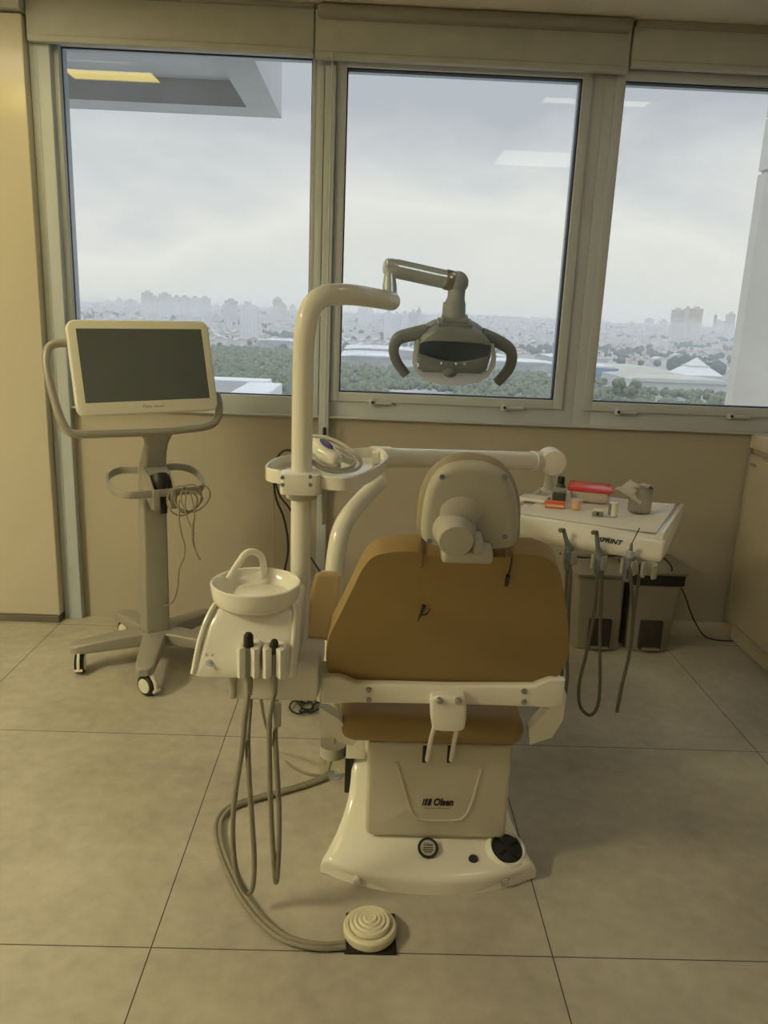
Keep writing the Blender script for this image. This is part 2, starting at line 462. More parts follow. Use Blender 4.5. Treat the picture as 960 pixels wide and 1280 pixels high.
# the building's own outside parts
p = at(352, 148, 5.0); xr, zs = p.x, p.z
b = MB().box(-5, xr, 4.78, 5.0, zs, zs + .75).box(xr - .17, xr, 3.82, 4.78, zs, zs + .75)
b.box(-5, xr - .17, 3.82, 4.78, zs + .13, zs + .75)
struct(b.build('exterior_overhang', 'ext', flat=True))
p = at(905, 508, 5.1).x
b = MB().box(p, 4.2, 5.0, 5.1, -8, 2.02 + .4).box(p, 4.2, 5.0, 5.1, 2.44, 2.73).box(p, 4.2, 5.0, 5.1, 2.745, 6).box(p + .02, 4.2, 5.012, 5.1, 2.3, 2.8)
struct(b.build('exterior_pillar', 'extp', flat=True))
t = thing('roof_frame', (-1.5, 6.5, .4), 'white concrete roof frame just outside the left window', 'roof frame')
MB().box(-4, -.93, 7.1, 7.42, .55, .88, .01).build('beam', 'extw', t)
MB().box(-1.1, -.80, 4.6, 7.12, .55, .87, .01).build('beam', 'extw', t)
MB().box(-.8, -.45, 5.9, 6.35, .45, .83, .01).build('corner_block', 'ext', t)
MB().box(-4, -1.1, 4.6, 7.1, .5, .6).build('roof_slab', 'ext', t)

# ------------------------------------------------------------------ dental chair
XC = .207
ch = thing('dental_chair', (XC, 2.2, 0), 'tan dental chair with white base seen from behind its backrest', 'dental chair')


def base_ring(y, bow, hw, h, r):
    r = min(r, h * .7); pts = []
    def arc(cx, cz, a0, a1):
        for k in range(7):
            a = a0 + (a1 - a0) * k / 6; pts.append((cx + r * math.cos(a), cz + r * math.sin(a)))
    for k in range(3): pts.append((-hw, 0 + (h - r) * k / 3))
    arc(-hw + r, h - r, PI, PI / 2)
    for k in range(1, 12): pts.append((-hw + r + (2 * hw - 2 * r) * k / 12, h))
    arc(hw - r, h - r, PI / 2, 0)
    for k in range(1, 4): pts.append((hw, (h - r) * (1 - k / 3)))
    for k in range(1, 12): pts.append((hw - 2 * hw * k / 12, 0))
    out = []
    for x, z in pts:
        u = min(1, abs(x) / hw); out.append(V((XC + x, y - bow * (1 - u ** 2.2), z)))
    return out


prof = [(1.851, .0765, .294, .030, .022), (1.8515, .076, .2975, .038, .026), (1.8535, .0745, .300, .046, .03), (1.862, .068, .298, .056, .035), (1.885, .05, .288, .066, .04),
        (1.92, .025, .268, .088, .04), (1.96, .0, .247, .125, .04), (1.99, 0, .232, .165, .04), (2.012, 0, .226, .205, .035), (2.03, 0, .224, .235, .03), (2.06, 0, .223, .245, .03), (2.4, 0, .222, .245, .03), (2.75, 0, .218, .24, .03), (2.78, 0, .205, .22, .03)]
rings_ = [base_ring(*q) for q in prof]
b = MB().loft(rings_, cap=False)
w0 = [b.bm.verts.new(p) for p in rings_[0]]; nb_ = 11; up = w0[:-nb_]; lw = [w0[0]] + w0[-nb_:][::-1] + [up[-1]]
for i in range(len(up) - 1):
    j0 = round(i * (len(lw) - 1) / (len(up) - 1)); j1 = round((i + 1) * (len(lw) - 1) / (len(up) - 1))
    q = []
    for v in (up[i], up[i + 1], lw[j1], lw[j0]):
        if v not in q: q.append(v)
    if len(q) > 2: b.bm.faces.new(q)
w1 = [b.bm.verts.new(p) for p in rings_[-1]]; b.bm.faces.new(w1)
bmesh.ops.remove_doubles(b.bm, verts=b.bm.verts[:], dist=1e-5); bmesh.ops.recalc_face_normals(b.bm, faces=b.bm.faces[:])
b.build('base', 'white', ch, ang=50)
# column cover with raised trapezoid outline
b = MB(); cv = frame((0, 1.885, 0), (1, 0, 0), (0, 0, 1))  # z axis of the frame looks at the viewer
out = [(.028, .388), (.028, .115)] + [(.028 + .02 * (1 - math.cos(a)), .115 - .02 * math.sin(a)) for a in (.4, .8, 1.2, 1.57)]
out += [(.40 + .02 * math.sin(a), .095 + .02 * (1 - math.cos(a))) for a in (0, .4, .8, 1.2, 1.57)] + [(.42, .388)]
b.prism(out, -.22, .0, .012, 3, cv)
cover = b.build('column_cover', 'cover', ch)
rp = [at(495, 952, 1.885), at(498, 960, 1.885), at(507, 990, 1.885), at(514, 1013, 1.885), at(520, 1021, 1.885), at(530, 1025, 1.885), at(552, 1026, 1.885), at(573, 1025, 1.885), at(581, 1020, 1.885), at(587, 1011, 1.885), at(594, 990, 1.885), at(602, 960, 1.885)]
MB().tube(rp, .0042, 8, smooth=4).build('raised_outline', 'cover', cover)
for u in (531, 562):
    p = at(u, 945, 1.884)
    MB().box(p.x - .007, p.x + .007, 1.8835, 1.89, p.z - .022, p.z + .03, .003).build('slot', 'black', cover)
p = at(550, 1003, 1.8845)
lg = MB().text('Olsen', .0295, frame(p + V((.0085, 0, 0)), (1, .0, .022), (0, 0, 1)), .0005, .22, .0013, .78)
fx = frame(p + V((-.030, 0, 0)), (1, 0, .022), (0, 0, 1))
for k, w in enumerate((.0034, .006, .0092)):
    x0 = (-.0165, -.0105, -.0022)[k]
    lg.prism([(x0 - .003, -.0105), (x0 - .003 + w, -.0105), (x0 + .0015 + w, .0105), (x0 + .0015, .0105)], 0, .0006, 0, 1, fx)
lg.build('logo', 'black', cover)
fl = frame(at(547, 1010.5, 1.8845), (1, 0, .022), (0, 0, 1)); b = MB()
for x0, x1 in ((-.036, -.020), (-.018, -.004), (-.002, .012), (.014, .034)): b.box(x0, x1, -.0013, .0013, 0, .0004, 0, 1, fl)
b.build('logo_line', 'grey', cover)
# emblem on base
ef = frame(at(535, 1060, 1.856), (1, 0, 0), (0, .84, .54))
em = MB().lathe([(0, 0), (.0285, 0), (.0285, .002), (0, .002)], ef, 40).build('emblem', 'black_g', ch)
MB().lathe([(0, .002), (.021, .002), (.021, .0027), (0, .0027)], ef, 32).build('emblem_face', 'shell', em)
b = MB(); b.text('Olsen', .011, ef @ Matrix.Translation((0, .008, .0029)), .0003, .2, .0003)
for k, w in ((0, .026), (1, .03), (2, .022)): b.box(-w / 2, w / 2, -.0015 - k * .0055, .0012 - k * .0055, .0027, .0031, 0, 1, ef)
b.build('emblem_lettering', 'black', em)
# foot joystick
jf = frame(at(633, 1062, 1.878), (.97, .08, -.2), (.05, .93, .36))
jr = MB().lathe([(.068, -.035), (.062, -.004), (.056, .008), (.050, .011), (.046, .007), (.045, .002), (0, .002)], jf, 48).build('joystick_rim', 'white', ch, ang=60)
b = MB().lathe([(0, .002), (.044, .002), (.043, .009), (.037, .012), (0, .010)], jf, 40)
for k in range(4):
    a = PI / 4 + k * PI / 2
    b.tube([(V((.012 * math.cos(a), .012 * math.sin(a), .013))), V((.037 * math.cos(a), .037 * math.sin(a), .015))], [.003, .006], 8)
    b.bm.verts.ensure_lookup_table()
    for v in b.bm.verts[-16:]: v.co = jf @ v.co
b.build('joystick', 'black', jr)
MB().lathe([(0, -.01), (.013, -.01), (.013, .008), (.010, .012), (0, .012)], frame(at(591, 1075, 1.842), (1, 0, 0), (0, .8, .6)), 20).build('knob', 'black', ch)
MB().lathe([(0, -.01), (.006, -.01), (.006, .003), (0, .003)], frame(at(586, 1063, 1.87), (1, 0, 0), (0, .8, .6)), 14).build('screw', 'tin', ch)
MB().lathe([(0, -.012), (.011, -.012), (.010, .004), (0, .006)], frame(at(446, 1102, 1.797), (1, 0, 0), (0, 0, 1)), 18).build('rubber_bumper', 'white_m', ch)
MB().lathe([(0, -.012), (.011, -.012), (.010, .004), (0, .006)], frame(at(632, 1102, 1.81), (1, 0, 0), (0, 0, 1)), 18).build('rubber_bumper', 'shell', ch)
MB().box(-.036, -.016, 2.03, 2.12, .13, .25, .004).build('valve_box', 'black', ch)
MB().box(-.034, .02, 2.02, 2.04, .25, .345, .003).build('side_plate', 'white_m', ch)
# lifting mechanism and seat
MB().box(.08, .34, 2.1, 2.6, .235, .36, .01).build('lift_frame', 'white_m', ch)
MB().box(at(424, 905, 1.86).x, at(658, 905, 1.86).x, 1.845, 2.76, at(540, 932, 1.86).z, .48, .05, 6).build('seat', 'vinyl', ch)
b = MB().prism([(2.72, .46), (3.0, .40), (3.16, .20), (3.12, .15), (2.98, .28), (2.70, .345)], -.035, .445, .03, 4, Matrix(((0, 0, 1, 0), (1, 0, 0, 0), (0, 1, 0, 0), (0, 0, 0, 1))))
b.build('legrest', 'vinyl', ch)
# bracket joining seat and back
ZB = frame((0, 1.80, 0), (1, 0, 0), (0, 0, 1))
def P2(l, y=1.80): return [(at(u, v, y).x, at(u, v, y).z) for u, v in l]
o = P2([(402, 847), (424, 846), (446, 855), (560, 858), (668, 858), (688, 849), (707, 851), (705, 882), (690, 886), (660, 884), (560, 881), (445, 879), (402, 881)])[::-1]
br = MB().prism(o, -.03, 0, .006, 3, ZB).build('back_bracket', 'white_m', ch)
for u, v in ((461, 862), (461, 875), (655, 864), (655, 877)):
    MB().lathe([(0, 0), (.0075, 0), (.0065, .005), (0, .006)], frame(at(u, v, 1.80), (1, 0, 0), (0, 0, 1)), 12).build('bolt', 'tin', br)
o = P2([(537, 868), (541, 863), (578, 863), (582, 868), (581, 902), (574, 908), (544, 907), (538, 902)])[::-1]
hb = MB().prism([tuple(p) for p in chaikin([(x, z, 0) for x, z in o], 1)], -.01, .032, .008, 3, ZB).build('lever_housing', 'white_m', ch)
for u, v in ((548, 868), (571, 868)):
    MB().lathe([(0, .03), (.0085, .03), (.0085, .037), (.005, .040), (0, .040)], frame(at(u, v, 1.80), (1, 0, 0), (0, 0, 1)), 14).build('bolt', 'tin', hb)
for (u0, v0), (u1, v1) in (((545, 902), (534, 950)), ((574, 902), (564, 950))):
    MB().tube([at(u0, v0, 1.79), at((u0 + u1) / 2 - 1, (v0 + v1) / 2, 1.83), at(u1, v1, 1.876)], .0065, 10, smooth=4).build('release_rod', 'white_m', hb)
for l in ([(399, 884), (400, 908), (424, 927), (440, 933), (447, 926), (424, 900)], [(708, 868), (704, 900), (690, 922), (662, 931), (661, 914), (680, 893), (690, 878)]):
    pts = []
    for u, v in l: pts.append(at(u, v, 1.83 + (v - 884) * .0014))
    A = [p.copy() for p in pts]; B_ = [p + V((0, .035, .006)) for p in pts]
    b = MB(); b.loft([A, B_]); b.build('seat_arm', 'white', ch, flat=True)
# backrest
th = math.atan(.4); BO = V((0, 1.83, .6)); BU = V((0, -math.sin(th), math.cos(th)))
BF = frame(BO, (1, 0, 0), BU)
bo = [(.061, -.023), (-.05, -.019), (-.085, .033), (-.083, .133), (-.054, .22), (-.025, .305), (-.004, .365), (.022, .402), (.072, .417), (.127, .418), (.142, .410), (.318, .412), (.333, .422), (.383, .421), (.420, .408), (.446, .375), (.469, .305), (.501, .186), (.515, .089), (.49, .009), (.431, -.012), (.25, -.02)]
oc = [(p.x, p.y) for p in crom([(x, z, 0) for x, z in bo], 4, True)][::-1]
MB().prism(oc, -.06, 0, .027, 6, BF).build('backrest', 'vinyl', ch, ang=70)
# seam ridge of the cushion's front half showing above the top edge
hb_ = [(.03, .405), (.045, .432), (.085, .449), (.128, .452), (.128, .40)]
for pts in ([(.012, .35), (.030, .398), (.076, .419), (.127, .421), (.127, .38), (.04, .34)], [(.333, .38), (.333, .424), (.384, .423), (.420, .408), (.442, .365), (.41, .34)]):
    MB().prism(pts[::-1] if True else pts, -.068, -.028, .01, 3, BF).build('cushion_shoulder', 'vinyl', ch)
# headrest
th2 = math.atan(.25); HO = V((.006, 1.66, .988)); HU = V((0, -math.sin(th2), math.cos(th2))); HF = frame(HO, (1, 0, 0), HU)
hs = [(.123, .029), (.116, .10), (.125, .165), (.148, .203), (.183, .220), (.233, .222), (.277, .206), (.302, .178), (.322, .121), (.330, .062), (.322, .021), (.254, .012), (.183, .012)]
hp = [(.118, .022), (.105, .095), (.112, .161), (.134, .206), (.174, .235), (.223, .240), (.272, .227), (.306, .193), (.329, .141), (.338, .082), (.332, .02), (.23, .005)]
sm = lambda l: [(p.x, p.y) for p in crom([(x, z, 0) for x, z in l], 5, True)][::-1]
MB().prism([(.222 + (x - .222) * .985, y * .955) for x, y in sm(hp)], -.062, -.02, .018, 5, HF).build('headrest_pad', 'taupe_pad', ch, ang=70)
hsh = MB().prism(sm(hs), -.04, 0, .020, 5, HF).build('headrest_shell', 'shell', ch, ang=70)
for x, z in ((.151, .192), (.284, .197), (.300, .052), (.135, .035)):
    MB().lathe([(0, -.002), (.006, -.002), (.006, .0012), (0, .0012)], HF @ Matrix.Translation((x, z, 0)), 14).build('screw', 'lampdark', hsh)
kf = HF @ Matrix.Translation((.187, .066, 0))
kn = MB().lathe([(0, .0), (.050, -.004), (.043, .010), (.0385, .018), (.0385, .048), (.036, .053), (0, .055)], kf, 40).build('headrest_knob', 'shell', ch)
MB().box(.160, .272, .006, .04, .0, .05, .01, 3, HF).build('knob_foot', 'shell', kn)
MB().box(.225, .247, .03, .066, .0, .05, .006, 3, HF).build('clamp', 'shell', kn)
MB().ball(HF @ V((.197, .115, -.006)), .047, 3, (1, .38, 1)).build('hinge_boss', 'shell', hsh)
MB().box(.175, .24, -.06, .02, -.075, -.035, .006, 2, HF).build('headrest_post', 'white_m', ch)
# frayed black straps and tear mark on the back
MB().tube([BF @ V((.33, .415, .004)), BF @ V((.331, .38, .004)), BF @ V((.329, .36, .004))], .0018, 6, smooth=3).build('strap', 'black', ch)
MB().tube([BF @ V((.329, .362, .005)), BF @ V((.328, .332, .005))], .0045, 8).build('strap_end', 'black', ch)
MB().tube([BF @ V((.131, .412, .003)), BF @ V((.13, .375, .003))], .0014, 6).build('strap', 'hose_d', ch)
b = MB().tube([at(530, 757, 1.725), at(526, 768, 1.73), at(522, 777, 1.733)], [.005, .003, .001], 8).tube([at(527, 769, 1.728), at(533, 768, 1.728), at(538, 761, 1.722)], [.002, .002, .001], 6)
b.build('tear_mark', 'black', ch)
# armrest of the chair
AX = at(402, 755, 1.985).x
ao = [(at(u, v, 1.99).x, at(u, v, 1.99).z) for u, v in [(381, 795), (383, 770), (386, 745), (391, 720), (398, 716), (416, 716), (422, 721), (420, 755), (416, 792), (412, 797)]]
ar = MB().prism([(x - AX, z - .73) for x, z in ao[::-1]], -.09, .0, .016, 4, frame((AX, 1.985, .73), (1, -.10, 0), (0, .28, 1))).build('armrest', 'vinyl_lit', ch)
MB().tube([V((-.118, 2.05, .66)), V((-.115, 2.05, .42)), V((-.06, 2.1, .385))], .009, 10).build('armrest_post', 'white_m', ar)

# ------------------------------------------------------------------ spittoon unit
sp = thing('spittoon_unit', (-.275, 1.87, .53), 'white spittoon unit with round bowl and curved tap left of the chair', 'spittoon')


def rrect(x0, x1, y0, y1, z, r, n=6):
    pts = []
    for cx_, cy_, a0 in ((x1 - r, y1 - r, 0), (x0 + r, y1 - r, PI / 2), (x0 + r, y0 + r, PI), (x1 - r, y0 + r, 1.5 * PI)):
        for k in range(n + 1):
            a = a0 + PI / 2 * k / n; pts.append(V((cx_ + r * math.cos(a), cy_ + r * math.sin(a), z)))
    return pts


rs = [(-.408, -.160, 1.742, 2.02, .634, .02), (-.410, -.158, 1.74, 2.02, .640, .02), (-.405, -.156, 1.748, 2.02, .67, .025), (-.398, -.154, 1.757, 2.02, .71, .03), (-.388, -.153, 1.77, 2.01, .75, .03), (-.374, -.153, 1.79, 2.0, .785, .04), (-.362, -.158, 1.805, 1.99, .802, .045), (-.345, -.172, 1.825, 1.97, .808, .05)]
body = MB().loft([rrect(*q) for q in rs])
for side in (0, 1):
    pth = []
    for q in rs[1:7]: pth.append(V(((q[0] + .004) if side == 0 else (q[1] - .012), q[2] + .003, q[4])))
    body.tube(pth, .0065, 8, smooth=3)
bd = body.build('body', 'white', sp, ang=60)
for (z, r0) in ((0, 0),):
    sf = frame(at(262, 828, 1.752), (1, 0, 0), (0, .1, 1))
    MB().lathe([(0, 0), (.010, 0), (.009, .006), (.005, .007), (.005, .016), (0, .017)], sf, 18).build('valve_screw', 'chrome', bd)
    b = MB(); pf = frame(at(262, 818, 1.752), (1, 0, 0), (0, .1, 1))
    b.box(-.009, -.0075, -.003, .004, 0, .0008, 0, 1, pf).box(-.009, -.003, -.004, -.0025, 0, .0008, 0, 1, pf).box(.004, .009, -.004, -.001, 0, .0008, 0, 1, pf).box(.0075, .009, -.003, .004, 0, .0008, 0, 1, pf)
    b.build('valve_mark', 'grey', bd)
bc = (-.270, 1.855, 0)
MB().lathe([(0, .787), (.085, .787), (.098, .790), (.105, .797), (.1085, .81), (.112, .836), (.112, .841), (.109, .8435), (.105, .842), (.100, .825), (.085, .808), (.055, .799), (.024, .796), (.020, .790), (0, .790)], Matrix.Translation(bc), 64).build('bowl', 'white', sp, ang=50)
tp = [at(329, 722, 1.955), at(329, 704, 1.955), at(325, 694, 1.95), at(316, 689.5, 1.94), at(307, 692, 1.93), at(300, 701, 1.92), at(292, 713, 1.90), at(284, 724, 1.885)]
MB().tube(tp, [.009] * 7 + [.006], 14, smooth=5).build('tap', 'white', sp)
hs_ = []
for xc in (-.268, -.207):
    prof_ = []
    for k in range(15):
        a = R(-60) - k / 14 * R(240) * -1 - PI / 2 * 0
        a = R(300) - R(300 - 240 + 0) * 0 - k / 14 * R(240)
        a = R(-62 + (304) * k / 14)
        prof_.append((a))
    outer, inner = [], []
    for k in range(17):
        a = -PI / 2 + R(24) + (2 * PI - R(48)) * k / 16
        outer.append((xc + .027 * math.copysign(abs(math.cos(a)) ** .5, math.cos(a)), 1.725 + .027 * math.copysign(abs(math.sin(a)) ** .5, math.sin(a)), 0))
        inner.append((xc + .0125 * math.cos(a), 1.725 + .0125 * math.sin(a), 0))
    ol = outer + inner[::-1]
    MB().prism(ol, .652, .728, .003, 2).box(xc - .0265, xc + .0265, 1.732, 1.772, .648, .727, .008).build('handpiece_holder', 'white_m', sp)
MB().box(-.318, -.105, 1.765, 1.95, .562, .642, .010).build('lower_housing', 'white_m', sp)
MB().box(-.322, -.304, 1.755, 1.80, .568, .65, .006).build('side_flange', 'shell', sp)
b = MB().box(-.165, -.10, 1.88, 1.98, .585, .645, .01).lathe([(0, -.035), (.036, -.035), (.038, 0), (.034, .03), (0, .032)], frame((-.105, 1.86, .590), (0, 1, 0), (0, 0, 1)), 28)
b.build('swivel_link', 'white_m', sp)

# suction handpieces, held in the spittoon's holders
def suction(name, lab, xc, top, rh, pth, second):
    t = thing(name, (xc, 1.72, .66), lab, 'suction handpiece')
    MB().lathe([(0, .60), (rh * .8, .60), (rh, .62), (rh, .70), (rh * 1.0, top - .035), (rh * .9, top - .03)], Matrix.Translation((xc, 1.722, 0)), 20).build('grip', 'grey', t)
    MB().lathe([(rh * .8, top - .035), (rh * 1.15, top - .034), (rh * 1.1, top - .006), (rh * .7, top), (0, top)], Matrix.Translation((xc, 1.722, 0)), 18).build('nozzle', 'black', t)
    MB().tube(pth, .0068, 10, smooth=8).build('hose', 'hose', t)
    if second:
        p_, r_ = second
        MB().tube([p_ + V((0, 0, .03)), p_ - V((0, 0, .03))], r_, 14).build('hose_valve', 'shell', t)


hy = 1.695
suction('saliva_ejector', 'thicker saliva ejector with grey hose in the left holder of the spittoon', -.268, .76, .0105,
        [V((-.268, 1.722, .61)), at(306, 900, 1.70), at(303, 935, hy), at(295, 985, hy), at(291, 1030, hy), at(293, 1075, hy), at(300, 1103, hy), at(309, 1116, hy), at(316, 1108, hy), at(318, 1075, hy), at(315, 1025, hy), at(311, 965, hy), at(310, 915, 1.72), at(313, 872, 1.80)], None)
suction('suction_handpiece', 'slimmer suction handpiece with grey hose in the right holder of the spittoon', -.207, .745, .0088,
        [V((-.207, 1.722, .61)), at(337, 900, 1.70), at(337, 960, hy), at(339, 1020, hy), at(342, 1075, hy), at(345, 1103, hy), at(348, 1075, hy), at(349, 1020, hy), at(346, 960, hy), at(344, 915, 1.71), at(345, 870, 1.79)], (at(346, 893, 1.72), .011))

# ------------------------------------------------------------------ lamp post with tray, pipe, spring arm and lamp
lp = thing('operating_light', (-.17, 1.98, .56), 'dental operating light on a bent white pole rising beside the spittoon', 'dental light')
MB().tube([V((-.169, 1.98, .56)), V((-.170, 1.98, .9)), V((-.171, 1.98, 1.25)), at(379.5, 440, 1.98), at(382, 410, 1.98), at(387, 389, 1.985), at(397, 375, 2.0), at(413, 368.5, 2.03), at(440, 368.5, 2.1), at(468, 372.5, 2.22), at(489, 376.5, 2.34)],
          .0268, 24, smooth=8).ball(at(489, 376.5, 2.34), .0268, 3).build('pole', 'white', lp, ang=60)
cl = MB().prism([tuple(p) for p in chaikin([(-.222, 1.925, 0), (-.200, 1.920, 0), (-.140, 1.920, 0), (-.118, 1.925, 0), (-.118, 1.98, 0), (-.135, 2.02, 0), (-.2, 2.025, 0), (-.224, 1.98, 0)], 2)], 1.050, 1.104, .004, 2)
cl = cl.build('clamp', 'white', lp)
MB().lathe([(.034, 1.030), (.040, 1.033), (.040, 1.050), (.03, 1.051)], Matrix.Translation((-.1705, 1.98, 0)), 30).build('clamp_ring', 'shell', cl)
for u, v in ((388, 596), (388, 606), (353, 597), (353, 606), (381, 614)):
    MB().lathe([(0, -.004), (.005, -.004), (.005, .002), (0, .002)], frame(at(u, v, 1.922 if v < 610 else 1.94), (1, 0, 0), (0, 0, 1)), 12).build('screw', 'lampdark', cl)
to = [(-.272, 2.12), (-.270, 2.03), (-.235, 1.985), (-.16, 1.968), (-.095, 1.93), (-.035, 1.945), (.02, 2.08), (.056, 2.25), (.05, 2.36), (.02, 2.41), (-.06, 2.36), (-.16, 2.31), (-.245, 2.20)]
to = [(p.x, p.y) for p in crom([(x, y, 0) for x, y in to], 5, True)]
ctr = (-.11, 2.12); inn = [(ctr[0] + (x - ctr[0]) * .955, ctr[1] + (y - ctr[1]) * .955) for x, y in to]
b = MB(); b.prism(inn, 1.066, 1.072)
b.loft([[V((x, y, 1.066)) for x, y in to], [V((x, y, 1.098)) for x, y in to], [V((x, y, 1.101)) for x, y in [((a[0] + c_[0]) / 2, (a[1] + c_[1]) / 2) for a, c_ in zip(to, inn)]], [V((x, y, 1.098)) for x, y in inn], [V((x, y, 1.066)) for x, y in inn]], cap=False)
b.build('tray', 'white', lp)
b = MB().tube([at(405, 602, 2.02), at(405, 641, 2.02)], .0072, 12).tube([at(405, 640, 2.02), at(405, 655, 2.02)], [.005, .0062], 12)
b.build('holder_rod', 'shell', lp)
jb = at(487, 372, 2.36)
MB().tube([jb, at(487, 358, 2.37), at(487, 345, 2.375), at(487, 338, 2.38)], [.0225, .0215, .017, .015], 20, smooth=4).build('joint', 'chrome', lp)
a0, a1 = at(487, 334, 2.38), at(560, 350, 2.42)
b = MB().tube([a0 - (a1 - a0).normalized() * .018, a0 - (a1 - a0).normalized() * .013, a0 + (a1 - a0) * .02, a0 + (a1 - a0) * .16], [.014, .022, .026, .026], 24)
b.build('arm_end_cap', 'chrome', lp)
sa = MB().tube([a0 + (a1 - a0) * .1, a1], .0275, 28).build('spring_arm', 'chrome', lp)
dd = (a1 - a0).normalized()
MB().tube([a1 - dd * .012, a1 - dd * .006, a1 + dd * .012, a1 + dd * .018], [.0275, .030, .030, .026], 28).build('arm_collar', 'tin', sa)
kc = at(572, 353, 2.425)
b = MB().ball(kc, .033, 3).tube([kc, at(570, 372, 2.427), at(569, 379, 2.428)], [.026, .026, .031], 22)
b.build('knuckle', 'lampgrey', lp)
# lamp head
px = .00249
LO = at(566, 445, 2.43); LN = V((0, -.955, -.30)); LF = frame(LO, (1, 0, 0), (0, -.30, .955))
lh = MB().tube([at(568, 378, 2.428), at(567, 397, 2.43)], [.034, .036], 24)
lh.box(-16.5 * px, 15.5 * px, 40 * px, 47 * px, -.05, .0, .004, 2, LF).box(-21 * px, 20.5 * px, 34 * px, 41 * px, -.055, .004, .004, 2, LF)
lh.build('lamp_neck', 'lampgrey', lp)
so = [(-47, 4), (-46, 18), (-38, 27), (-24, 36), (0, 39), (22, 37), (36, 29), (46, 19), (49, 6), (46, -14), (34, -22), (0, -22), (-34, -20), (-45, -10)]
so = [(p.x * px, p.y * px) for p in crom([(x, y, 0) for x, y in so], 4, True)]
hd = MB().prism(so, -.085, -.012, .02, 4, LF).build('lamp_head', 'lampgrey', lp, ang=60)
hood = [(-42, 20), (-38, 27), (-25, 36), (0, 38.5), (22, 36.5), (36, 29), (44, 20), (30, 22.5), (0, 23.5), (-28, 23)]
MB().prism([(x * px, y * px) for x, y in hood], -.02, .042, .006, 3, LF).build('hood', 'lampgrey', hd)
rf = []
for j in range(11):
    v = -19 + j * 4.3
    rowp = []
    for i in range(21):
        u = -42 + i * 4.2
        rowp.append(V((u * px, v * px, .010 + .028 * ((u / 42) ** 2) * .6 + .016 * ((v + 19) / 43) ** 2 - .012)))
    rf.append(rowp)
b = bmesh.new(); vv = [[b.verts.new(p) for p in r] for r in rf]
for A, B in zip(vv, vv[1:]):
    for k in range(20): b.faces.new((A[k], A[k + 1], B[k + 1], B[k]))
ex = bmesh.ops.solidify(b, geom=b.faces[:], thickness=.004)
mb_ = MB(); mb_._merge(b, LF); mb_.build('reflector', 'reflector', hd)
lp_o = [(-42, 6)] + [(-42 + 8.5 * k, 6 - 9.5 * math.sin(PI * k / 10)) for k in range(1, 10)] + [(43, 6), (42.5, -10), (36, -17), (-36, -18), (-42, -12)]
sk = MB().prism([(x * px, y * px) for x, y in lp_o], .020, .031, .003, 2, LF).build('socket_panel', 'lampdark', hd)
for x in (-14, 4, 14): MB().ball(LF @ V((x * px, -5 * px, .032)), .005, 2).build('small_bulb', 'chrome', sk)
sh = [(-43.5, 22), (-44.5, 2), (-43, -14), (-39, -16.5), (0, -16.5), (41, -15), (44, -12), (46, 2), (44, 21), (47, 21), (52, 5), (52, -8), (45, -21), (34, -29), (16, -33.5), (-8, -34.5), (-28, -31), (-43, -21), (-50, -7), (-50, 4), (-46, 22)]
MB().prism([(x * px, y * px) for x, y in sh], .020, .027, .002, 2, LF).build('shield', 'shield', hd)
MB().lathe([(0, .0), (.0235, .0), (.022, .008), (.014, .013), (0, .015)], LF @ Matrix.Translation((-3 * px, -17 * px, .028)) @ Matrix.Diagonal((.95, .62, 1, 1)), 28).build('bulb_cover', 'lampdark', hd)
for pts in ([(-34, 29), (-52, 24), (-66, 19.5), (-71.5, 14), (-74, 3), (-71, -9), (-65, -19), (-56.5, -29)], [(34, 27), (52, 20.5), (66, 13.5), (72.5, 7.5), (75, -3), (73.5, -14), (68.5, -24), (60, -35.5)]):
    pth = crom([LF @ V((x * px * .985, y * px * .98, -.015)) for x, y in pts], 5)
    n_ = len(pth); b = bmesh.new(); rg_ = []
    for k, p in enumerate(pth):
        t_ = (pth[min(k + 1, n_ - 1)] - pth[max(k - 1, 0)]).normalized(); nn = t_.cross(LN).normalized(); q = k / (n_ - 1)
        hw = .0195 - .006 * q; hd_ = .020 - .005 * q
        rg_.append([p + nn * (hw * math.copysign(abs(math.cos(a)) ** .5, math.cos(a))) + LN * (hd_ * math.copysign(abs(math.sin(a)) ** .5, math.sin(a))) for a in [2 * PI * i_ / 16 for i_ in range(16)]])
    b.free(); MB().loft(rg_).build('handle', 'lampdark', hd)

# device lying on the tray with its coiled hose
t = thing('curing_light', (-.13, 2.1, 1.072), 'white handheld device with indigo oval and coiled hose on the pole tray', 'dental handpiece')
q0, q1 = at(386, 553, 2.14), at(424, 577, 2.05)
pth = [q0 + (q1 - q0) * k for k in (0, .1, .3, .55, .8, .95, 1)]
b = MB().tube(pth, [.008, .020, .028, .029, .022, .016, .010], 22, smooth=5)
bd2 = b.build('handle', 'white', t, ang=60)
MB().tube([q0 + V((0, -.004, -.022)), (q0 + q1) / 2 + V((0, -.008, -.026)), q1 + V((0, -.002, -.012))], [.008, .016, .008], 14, smooth=6).build('lower_grip', 'shell', t)
ob = at(408, 555, 2.065)
mm = frame(ob, (q1 - q0), (0, -.5, .85)) @ Matrix.Diagonal((.028, .011, .006, 1))
b = MB(); b.ball((0, 0, 0), 1, 3); b.bm.transform(mm); b.build('panel', 'blue', bd2)
MB().prism([(0, 0), (.05, -.012), (.045, -.03), (.0, -.022)], -.006, .006, .002, 2, frame(at(424, 566, 2.1), (1, 0, -.1), (0, 0, 1))).build('plug', 'white_m', t)
